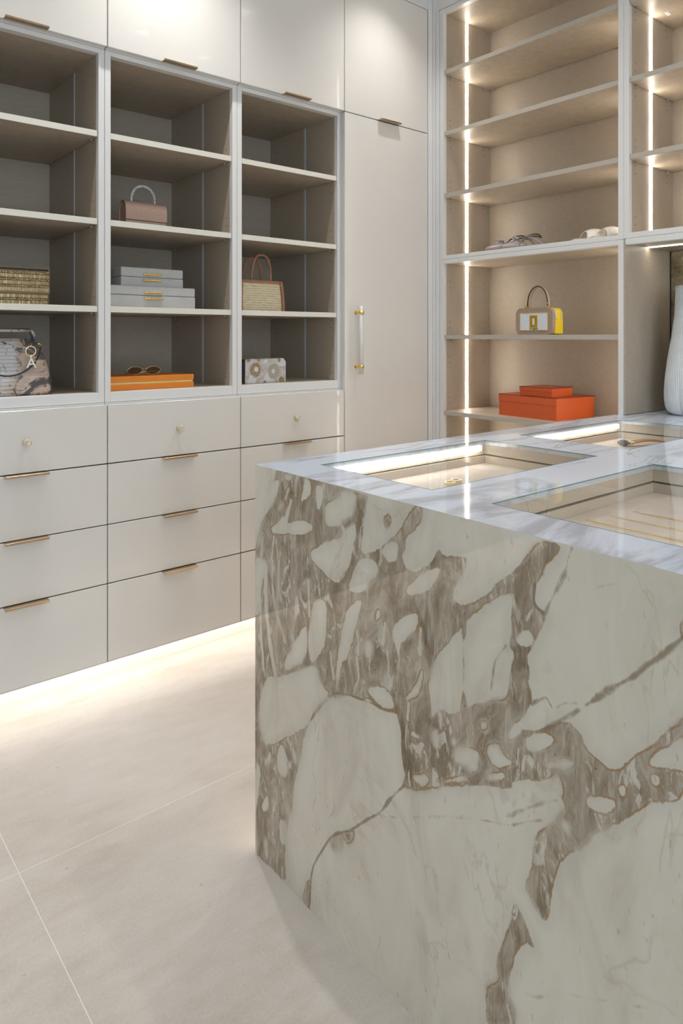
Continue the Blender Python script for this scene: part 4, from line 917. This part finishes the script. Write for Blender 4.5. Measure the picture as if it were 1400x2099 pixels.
# ---- floral clutch
def floral():
    m, nt, b = newmat('beaded_flower_clutch'); v = coords(nt)
    fine = noise(nt, v, 420, 2, 0.7); mid = noise(nt, v, 60, 4, 0.6)
    def disc(x, z, r, soft=0.004, n_=0.012):
        vm = N(nt, 'ShaderNodeVectorMath', operation='SUBTRACT'); L(nt, v, vm.inputs[0]); vm.inputs[1].default_value = (x, 0, z)
        sx = N(nt, 'ShaderNodeVectorMath', operation='MULTIPLY'); L(nt, vm.outputs[0], sx.inputs[0]); sx.inputs[1].default_value = (1, 0, 1)
        ln_ = N(nt, 'ShaderNodeVectorMath', operation='LENGTH'); L(nt, sx.outputs[0], ln_.inputs[0])
        dd = mth(nt, 'ADD', ln_.outputs['Value'], mth(nt, 'MULTIPLY', mth(nt, 'SUBTRACT', mid, 0.5), n_))
        return mrange(nt, dd, r-soft, r+soft, 1, 0)
    base = mixc(nt, mrange(nt, mth(nt, 'ADD', mth(nt, 'MULTIPLY', mid, 0.6), mth(nt, 'MULTIPLY', fine, 0.4)), 0.47, 0.55), (0.60,0.62,0.66), (0.52,0.45,0.36))
    br = ramp(nt, fine, [(0.35, (0.12,0.08,0.04)), (0.5, (0.33,0.23,0.12)), (0.66, (0.62,0.50,0.34))])
    tp_ = ramp(nt, fine, [(0.35, (0.33,0.28,0.21)), (0.6, (0.52,0.47,0.39))])
    wh = ramp(nt, fine, [(0.35, (0.56,0.59,0.63)), (0.6, (0.76,0.79,0.83))])
    c = mixc(nt, disc(0.015, 0.014, 0.030, 0.004, 0.03), base, wh)
    c = mixc(nt, disc(-0.075, 0.012, 0.022, 0.004, 0.02), c, wh); c = mixc(nt, disc(0.085, 0.085, 0.022, 0.004, 0.03), c, wh)
    c = mixc(nt, disc(-0.056, 0.055, 0.029, 0.003, 0.035), c, br); c = mixc(nt, disc(-0.052, 0.057, 0.0105, 0.001, 0.003), c, wh)
    c = mixc(nt, disc(0.040, 0.046, 0.031, 0.003, 0.03), c, tp_); c = mixc(nt, disc(0.038, 0.046, 0.0095, 0.001, 0.003), c, wh)
    c = mixc(nt, disc(-0.004, 0.088, 0.009, 0.001, 0.003), c, wh); c = mixc(nt, disc(0.070, 0.093, 0.009, 0.002, 0.004), c, br)
    c = mixc(nt, disc(-0.008, 0.0, 0.010, 0.001, 0.003), c, br); c = mixc(nt, disc(0.082, 0.008, 0.014, 0.002, 0.01), c, br)
    c = mixc(nt, disc(-0.095, 0.10, 0.012, 0.003, 0.02), c, br); c = mixc(nt, disc(-0.04, 0.10, 0.010, 0.003, 0.02), c, br)
    L(nt, c, b.inputs['Base Color']); b.inputs['Roughness'].default_value = 0.4; bump(nt, b, fine, 0.6, 0.001); return m
M['floral'] = floral(); M['navy'] = simple('navy_lining_leather', (0.015,0.018,0.03), 0.35)
t = thing('floral_clutch', 'white clutch beaded with brown and taupe flowers, bottom of third bay', 'clutch bag', (1.625, 2.440, 1.028), math.radians(5))
MB().prism([(-0.107, 0), (0.107, 0), (0.107, 0.085), (0.095, 0.099), (-0.107, 0.099)], -0.004, 0.004, 'y', 0.0012).build('front_flap', M['floral'], t)
MB().prism([(-0.106, 0), (0.106, 0), (0.106, 0.085), (0.094, 0.0985), (-0.106, 0.0985)], 0.0042, 0.0125, 'y', 0.001).build('body', M['navy'], t)
MB().box(-0.106, 0.106, 0.0127, 0.0146, 0.0, 0.092).build('card_divider', simple('grey_divider', (0.3,0.3,0.36), 0.4), t)
MB().prism([(-0.107, 0), (0.107, 0), (0.107, 0.085), (0.095, 0.0988), (-0.107, 0.0988)], 0.0148, 0.026, 'y', 0.001).build('back', M['navy'], t)
MB().box(-0.107, 0.094, -0.003, 0.025, 0.099, 0.1002).build('fold', M['floral'], t)

# ================================================================= THINGS ON THE BACK WALL SHELVES
# ---- camera bag
M['taupe'] = simple('taupe_leather', (0.36,0.27,0.215), 0.4, nscale=120)
M['yellow'] = simple('yellow_leather', (0.86,0.62,0.02), 0.38, nscale=120)
M['whiteleather'] = simple('pale_blue_white_leather', (0.66,0.70,0.74), 0.4, nscale=120)
M['gildyellow'] = simple('gilt_plate', (0.88,0.56,0.06), 0.3, 0.55, nscale=120)
M['beigeleather'] = simple('beige_strap_leather', (0.55,0.43,0.32), 0.45, nscale=120)
t = thing('box_handbag', 'yellow, taupe and white boxy handbag with gold maze plaque and arched handle', 'handbag', (2.620, 1.8165, 1.228))
BW, BH, BD = 0.190, 0.118, 0.076       # along Y, up, along X (front at x=0)
def yz(poly): return [(y, z) for y, z in poly]
def slabx(mm, poly, x0_, x1_, bev, seg=3): return mm.prism(poly, x0_, x1_, 'x', bev, seg)
slabx(MB(), rrect(BW, BH, 0.022, 6, 0, BH/2), 0.0, 0.020, 0.005).build('front_shell', M['taupe'], t)
slabx(MB(), rrect(BW-0.004, BH-0.004, 0.021, 6, 0, BH/2), 0.0205, 0.030, 0.0005).build('front_gusset', M['whiteleather'], t)
slabx(MB(), rrect(BW-0.001, BH-0.001, 0.022, 6, 0, BH/2), 0.0305, 0.056, 0.001).build('middle_gusset', M['yellow'], t)
slabx(MB(), rrect(BW-0.004, BH-0.004, 0.021, 6, 0, BH/2), 0.0565, 0.064, 0.0005).build('back_gusset', M['whiteleather'], t)
slabx(MB(), rrect(BW, BH, 0.022, 6, 0, BH/2), 0.0645, 0.076, 0.004).build('back_shell', M['yellow'], t)
for s_ in (-1, 1): MB().box(0.0195, 0.078, min(s_*(BW/2-0.012), s_*(BW/2+0.0018)), max(s_*(BW/2-0.012), s_*(BW/2+0.0018)), 0.004, 0.062, 0.0035, 3).build('side_patch', M['yellow'], t)
fr_ = MB()
def frame_x(mm, w0, h0, w1, h1, cz, xa, xb_):
    mm.box(xa, xb_, -w0/2, -w1/2, cz-h0/2, cz+h0/2); mm.box(xa, xb_, w1/2, w0/2, cz-h0/2, cz+h0/2)
    mm.box(xa, xb_, -w1/2, w1/2, cz+h1/2, cz+h0/2); mm.box(xa, xb_, -w1/2, w1/2, cz-h0/2, cz-h1/2)
frame_x(fr_, 0.146, 0.079, 0.141, 0.074, 0.058, -0.0022, 0.0005); fr_.build('gold_border', M['gildyellow'], t)
MB().box(-0.0012, 0.0004, -0.0705, 0.0705, 0.021, 0.095).build('front_panel', M['whiteleather'], t, label='white front panel')
pq = MB().box(-0.0028, -0.0012, -0.0195, 0.0205, 0.030, 0.086).build('plaque', M['gildyellow'], t, label='gold maze plaque')
ml = MB()      # nested maze lines
def lineseg(y0_, z0_, y1_, z1_, w_=0.0011): ml.box(-0.0031, -0.0027, min(y0_, y1_)-w_/2, max(y0_, y1_)+w_/2, min(z0_, z1_)-w_/2, max(z0_, z1_)+w_/2)
for i, dlt in enumerate((0.0038, 0.0076, 0.0114)):
    yl_, yr_, zb_, zt_ = 0.0205-dlt, -0.0195+dlt, 0.030+dlt, 0.086-dlt
    lineseg(yl_, zb_, yl_, 0.086-0.001); lineseg(yl_, zb_, yr_ if i else -0.018, zb_)
    lineseg(yr_, 0.030+dlt+0.004, yr_, zt_); lineseg(yl_-0.006 if not i else yl_-0.003, zt_, yr_, zt_)
ml.build('maze_lines', M['blkleather'], pq)
MB().box(-0.0033, -0.0027, -0.0045, 0.0045, 0.045, 0.072).build('inlay', M['whiteleather'], pq)
TR = Matrix(((0,0,-1,0),(-1,0,0,0),(0,1,0,0),(0,0,0,1)))     # text x -> -Y, y -> Z, normal -> -X
text_mesh('lettering', 'KARL LAGERFELD', 0.006, 0.0003, M['blkleather'], t, Matrix.Translation((-0.0018, 0.0, 0.0255)) @ TR, 0.043)
text_mesh('lettering', 'PARIS', 0.0035, 0.0003, M['blkleather'], t, Matrix.Translation((-0.0018, 0.0, 0.0222)) @ TR, 0.010)
m = MB(); hpts = [(0.038, 0.052*math.cos(a), BH+0.004+0.093*abs(math.sin(a))**0.85) for a in [PI*k/28 for k in range(29)]]
m.strap(hpts, (1,0,0), 0.020, 0.0034); hnd = m.build('handle', M['beigeleather'], t, label='beige arched strap handle')
for xo in (-0.0104, 0.0104): MB().strap([(x_+xo, y_, z_) for x_, y_, z_ in hpts], (1,0,0), 0.0012, 0.0042).build('handle_edging', M['blkleather'], hnd)
for s_ in (-1, 1):
    m = MB(); m.cyl((0.024, s_*0.054, BH+0.006), (0.052, s_*0.054, BH+0.006), 0.003, 10); m.cyl((0.038, s_*0.050, BH+0.003), (0.038, s_*0.072, BH+0.004), 0.0026, 10); m.ell((0.026, s_*0.055, BH+0.022), 0.004, 0.003, 0.005, 10, 6)
    m.build('clasp', M['gold'], t)
MB().strap([(0.025, 0.0975, 0.073), (0.025, 0.0985, 0.055), (0.025, 0.1, 0.033)], (1,0,0), 0.006, 0.002).build('zip_pull', simple('dark_red_leather', (0.16,0.03,0.02), 0.5), t)
m = MB(); m.tube([(0.0255, -BW/2-0.0002, 0.064+0.003*k) for k in range(10)], 0.0016, 6); m.build('zip', M['goldpale'], t)

# ---- orange-red lidded boxes
M['boxred'] = simple('orange_red_card', (0.66,0.115,0.025), 0.5, nscale=200, namt=0.04)
M['boxtop'] = simple('orange_card_lid_top', (0.68,0.13,0.02), 0.55, nscale=200, namt=0.03)
def lidded(name, label, loc, rz, W_, L_, H_, lid):
    t = thing(name, label, 'box', loc, rz, 'orange-red lidded boxes')
    MB().box(0.002, L_-0.002, 0.002, W_-0.002, 0.0, H_-0.002).build('base', M['boxred'], t)
    l_ = MB().box(0, L_, 0, W_, H_-lid, H_, 0.0006).build('lid', M['boxred'], t)
    e = MB()
    for a in ((0, L_, -0.0004, 0.0012), (0, L_, W_-0.0012, W_+0.0004), (-0.0004, 0.0012, 0, W_), (L_-0.0012, L_+0.0004, 0, W_)): e.box(a[0], a[1], a[2], a[3], H_-0.0010, H_+0.0010)
    e.build('lid_edging', M['blkleather'], l_, label='thin black edge line')
lidded('lidded_box', 'large orange-red lidded box with black-edged lid, under the smaller one', (2.600, 1.690, 0.860), -math.radians(5), 0.325, 0.265, 0.0955, 0.031)
lidded('lidded_box', 'small orange-red lidded box sitting on the larger orange-red box', (2.632, 1.733, 0.9568), -math.radians(3), 0.176, 0.150, 0.038, 0.016)

# ---- shoes: pointed glitter flats
M['glitter'] = shimmer('mauve_glitter', (0.34,0.27,0.26)); M['sole'] = simple('tan_sole', (0.38,0.27,0.18), 0.5); M['strapbr'] = simple('bronze_strap', (0.12,0.08,0.04), 0.35, 0.2)
def flat(label, loc, rz):
    t = thing('glitter_flat', label, 'shoe', loc, rz, 'glitter ankle-strap flats')
    # x forward towards the toe
    Lh = 0.225
    def hw(s): return 0.004+0.034*math.sin(min(1, s/0.42)*PI/2)**0.8 if s < 0.42 else 0.038-0.012*math.sin(min(1, (s-0.42)/0.35)*PI/2)-(0.010 if s > 0.93 else 0)
    ss = [i/24 for i in range(25)]
    m = MB(); poly = [(-s*Lh, hw(s)) for s in ss]+[(-s*Lh, -hw(s)) for s in ss[::-1]]
    m.prism(poly, 0.0, 0.005, 'z'); m.build('sole', M['sole'], t)
    m = MB(); rings = []
    for s in [i/10*0.36 for i in range(11)]:
        w_ = hw(s); h_ = 0.012+0.034*(s/0.36)**0.8
        rings.append([m.bm.verts.new((-s*Lh, w_*math.cos(PI*k/12), 0.005+h_*math.sin(PI*k/12))) for k in range(13)])
    m.ring_faces(rings, closed=False, cap=False)
    for f_ in m.bm.faces: f_.smooth = True
    m.bm.faces.new(rings[0]); o = m.build('toe_cap', M['glitter'], t)
    so = o.modifiers.new('shell', 'SOLIDIFY'); so.thickness = 0.0015
    # bow on the vamp
    m = MB(); c_ = Vector((-0.074, 0, 0.050))
    for s_ in (-1, 1):
        m.tube([c_, c_+Vector((0.012, s_*0.014, 0.008)), c_+Vector((0.006, s_*0.028, 0.004)), c_+Vector((-0.006, s_*0.022, -0.002)), c_], 0.0028, 8)
        m.tube([c_, c_+Vector((0.016, s_*0.010, -0.006)), c_+Vector((0.030, s_*0.018, -0.014))], 0.0024, 8)
    m.ell(c_, 0.006, 0.006, 0.005, 12, 8); m.build('bow', M['silver'], t, label='small silver bow')
    # crossed straps with a raised heel loop
    m = MB()
    for s_ in (-1, 1):
        m.tube(smooth([(-0.082, s_*0.034, 0.014), (-0.105, s_*0.022, 0.046), (-0.135, -s_*0.008, 0.060), (-0.175, -s_*0.028, 0.040), (-0.21, -s_*0.024, 0.014)]), 0.0036, 8)
    m.build('cross_strap', M['silver'], t)
    m = MB(); m.strap(smooth([(-0.085, 0.034, 0.026), (-0.105, 0.036, 0.052), (-0.135, 0.034, 0.068), (-0.170, 0.024, 0.072), (-0.200, 0.0, 0.062), (-0.190, -0.024, 0.070), (-0.150, -0.036, 0.066), (-0.115, -0.036, 0.050), (-0.09, -0.034, 0.026)]), (0.2,0,1), 0.0065, 0.003)
    m.build('ankle_strap', M['strapbr'], t, label='bronze ankle strap')
    m = MB(); rings = []
    for k in range(9):
        a = -PI/2+PI*k/8
        rings.append([m.bm.verts.new((-0.205-0.022*math.cos(a), 0.023*math.sin(a), z_)) for z_ in (0.005, 0.026)])
    m.ring_faces(rings, closed=False, cap=False); o = m.build('heel_cup', M['strapbr'], t); so = o.modifiers.new('shell', 'SOLIDIFY'); so.thickness = 0.002
    return t
def rz_of(toe, heel): return math.atan2(toe[1]-heel[1], toe[0]-heel[0])
flat('left glitter flat shoe with silver bow, standing nearer the corner', (2.588, 2.058, 1.613), rz_of((0,0), (0.9,-0.62)))
flat('right glitter flat shoe with silver bow and bronze strap, nearer the white slides', (2.583, 1.968, 1.613), rz_of((0,0), (0.93,-0.52)))

# ---- white slides
M['slide'] = simple('white_slide_leather', (0.74,0.71,0.65), 0.4, nscale=100, namt=0.03); M['insole'] = simple('pale_insole', (0.62,0.52,0.42), 0.5)
def slide(label, loc, rz, hgt=1.0):
    t = thing('white_slide', label, 'shoe', loc, rz, 'white slides')
    Ls = 0.24
    def hw(s): return 0.018+0.026*math.sin(min(1, s/0.35)*PI/2) if s < 0.35 else 0.044-0.012*min(1, (s-0.35)/0.4)-(0.012*((s-0.85)/0.15)**2 if s > 0.85 else 0)
    ss = [i/24 for i in range(25)]
    for nm, z0_, th, k_, mt in (('sole', 0.0, 0.009, 1.0, 'slide'), ('insole', 0.0092, 0.003, 0.93, 'insole')):
        m = MB(); tv = []; bv = []
        rings = []
        for s in ss:
            lift = 0.080*hgt*max(0, (s-0.45)/0.55)**1.2; w_ = hw(s)*k_
            rings.append([m.bm.verts.new((-s*Ls, w_*a, z0_+lift+b_*th)) for a, b_ in ((-1,0),(1,0),(1,1),(-1,1))])
        m.ring_faces(rings, smooth=False); m.build(nm, M[mt], t)
    m = MB(); m.prism([(-0.178, 0.0), (-0.236, 0.0), (-0.238, 0.078*hgt), (-0.205, 0.052*hgt), (-0.165, 0.014)], -0.025, 0.025, 'y'); m.build('heel', M['slide'], t)
    m = MB(); rings = []
    for i, s in enumerate([0.17+0.26*k/8 for k in range(9)]):
        w_ = hw(s)+0.003; h_ = 0.034+0.016*math.sin(PI*(0.1+0.6*i/8))
        rings.append([m.bm.verts.new((-s*Ls-0.010*math.sin(PI*k/14), w_*math.cos(PI*k/14), 0.004+h_*math.sin(PI*k/14))) for k in range(15)])
    m.ring_faces(rings, closed=False, cap=False); o = m.build('strap', M['slide'], t, label='wide white vamp strap'); so = o.modifiers.new('shell', 'SOLIDIFY'); so.thickness = 0.003; so.offset = 1
    m = MB(); m.box(-0.062, -0.048, -0.006, 0.006, 0.0605, 0.0615); 
    return t
slide('white slide shoe with open toe, nearer the glitter flats', (2.600, 1.612, 1.613), rz_of((0,0), (0.86,-0.60)))
slide('white slide shoe partly hidden behind the column, nearer the vase niche', (2.590, 1.520, 1.613), rz_of((0,0), (0.90,-0.42)), 1.25)

# ---- ribbed vase
def vasemat():
    m, nt, b = newmat('matte_white_glaze'); v = coords(nt); f = noise(nt, v, 20, 4)
    L(nt, ramp(nt, f, [(0.3, (0.66,0.70,0.72)), (0.7, (0.74,0.77,0.785))]), b.inputs['Base Color']); b.inputs['Roughness'].default_value = 0.45; return m
t = thing('ribbed_vase', 'tall white ribbed ceramic vase with lobed base at the right edge', 'vase', (2.755, 1.195, IZ+0.0008))
m = MB(); n_ = 420; prof = []
key = [(0.0, 0.070), (0.012, 0.088), (0.03, 0.095), (0.06, 0.099), (0.10, 0.099), (0.15, 0.095), (0.22, 0.086), (0.30, 0.073), (0.38, 0.0625), (0.46, 0.0585), (0.497, 0.0585)]
rings = []
def kr(z_):
    for (z0_, r0), (z1_, r1) in zip(key[:-1], key[1:]):
        if z_ <= z1_: k_ = (z_-z0_)/(z1_-z0_); return r0+(r1-r0)*k_
    return key[-1][1]
zs_ = [0, 0.004, 0.01]+[0.02+0.477*i/34 for i in range(35)]
for z_ in zs_:
    r_ = kr(z_); lob = max(0, 1-z_/0.24)**1.1; ring = []
    for k in range(n_):
        a = 2*PI*k/n_
        L_ = abs(math.sin(1.5*(a-0.95)))**0.45
        rad = r_*(1-0.20*lob*(1-L_))
        tw = a+0.10*lob*math.sin(3*(a-0.95))
        rad += 0.0011*math.sin(70*tw)*min(1, z_/0.012+0.2)
        ring.append(m.bm.verts.new((rad*math.cos(a), rad*math.sin(a), z_)))
    rings.append(ring)
inner = [[m.bm.verts.new((0.052*math.cos(2*PI*k/n_), 0.052*math.sin(2*PI*k/n_), z_)) for k in range(n_)] for z_ in (0.4965, 0.36)]
m.ring_faces(rings+inner); m.build('vase_body', vasemat(), t)

# ================================================================= JEWELLERY UNDER THE GLASS
for i, (x_, y_, lb) in enumerate(((1.317, 1.157, 'gold hoop ring under the glass, left one of the pair'), (1.351, 1.167, 'gold hoop ring under the glass, right one of the pair'))):
    t = thing('gold_hoop', lb, 'jewellery', (x_, y_, ZTR+0.0003), group='gold hoops in the tray')
    m = MB(); nk = 40
    for k in range(nk): pass
    pts = [(0.0125*math.cos(a), 0.0125*math.sin(a), 0.004) for a in [2*PI*k/nk+0.4 for k in range(nk-5)]]
    m.strap(pts, (0,0,1), 0.0075, 0.0018); m.build('band', M['goldpale'], t)
    m = MB(); e = pts[0]; m.tube([(e[0], e[1], 0.004), (e[0]*0.9+0.001, e[1]*0.9-0.003, 0.0045)], 0.0012, 6); m.build('catch', M['goldpale'], t)
for i, (x_, yt, lb) in enumerate(((1.270, 0.757, 'fine gold chain necklace in the tray, nearest the end panel'), (1.338, 0.740, 'fine gold chain necklace in the tray, middle of the three'), (1.408, 0.731, 'fine gold chain necklace in the tray, farthest from the end panel'))):
    t = thing('gold_necklace', lb, 'necklace', (x_, yt, ZTR+0.0002), group='gold necklaces in the tray')
    m = MB(); lk = []
    for s_ in (-1, 1):
        pts = [(s_*0.0035*min(1, k/4)+0.0012*math.sin(k*0.8+i+s_), -0.018-0.27*k/40, 0.001) for k in range(41)]
        m.tube(pts, 0.00048, 5)
        for k in range(3, 40, 2): m.ell((pts[k][0], pts[k][1], 0.0011), 0.0007, 0.0011, 0.0007, 6, 4)
    m.tube([(0.0035*math.cos(a), -0.288-0.0035*math.sin(a), 0.001) for a in [PI*k/8 for k in range(9)]], 0.00062, 5)
    m.build('chain', M['gold'], t)
    m = MB(); m.tube([(0.003*math.cos(a), -0.016+0.004*math.sin(a), 0.0018) for a in [2*PI*k/14 for k in range(14)]], 0.0009, 6, closed=True); m.tube([(0, -0.012, 0.0015), (0.001, 0.0, 0.0015)], 0.0007, 5); m.ell((0.001, 0.001, 0.0018), 0.0016, 0.0016, 0.0014, 8, 5)
    m.build('clasp', M['goldpale'], t)
# tan leather bracelet with a dark oval end, lying on a pale cloth
M['tan2'] = simple('orange_tan_leather', (0.60,0.25,0.06), 0.4, nscale=90); M['sage'] = simple('sage_cloth', (0.50,0.50,0.42), 0.9, nscale=60, namt=0.1)
t = thing('leather_bracelet', 'orange-tan leather bracelet with black oval end in the far tray', 'bracelet', (2.255, 1.178, ZTR+0.0002), math.radians(-38))
pts = [(-0.012+0.145*k/14, 0.0, 0.009+0.010*math.sin(PI*k/14)) for k in range(15)]
MB().strap(pts, (0,1,0), [0.042-0.018*k/14 for k in range(15)], 0.004).build('strap', M['tan2'], t)
MB().ell((-0.028, 0, 0.011), 0.017, 0.025, 0.010, 20, 10).build('oval_end', M['blkleather'], t, label='black oval end')
for q in range(2): MB().box(-0.012+q*0.012, -0.006+q*0.012, -0.022, 0.022, 0.009, 0.0155, 0.0012).build('stripe', M['goldpale'], t)
t = thing('sage_cloth', 'folded pale sage cloth beside the tan bracelet in the far tray', 'cloth', (2.225, 1.095, ZTR+0.0002), math.radians(-52))
m = MB(); rings = []
for i in range(13):
    x_ = -0.05+0.13*i/12; h_ = 0.003+0.016*math.sin(PI*i/12)**2
    rings.append([m.bm.verts.new((x_, y_, z_)) for y_, z_ in ((-0.030, 0.0), (0.026, 0.0), (0.022, h_*0.7), (0.0, h_), (-0.026, h_*0.8))])
m.ring_faces(rings); m.build('fold', M['sage'], t)
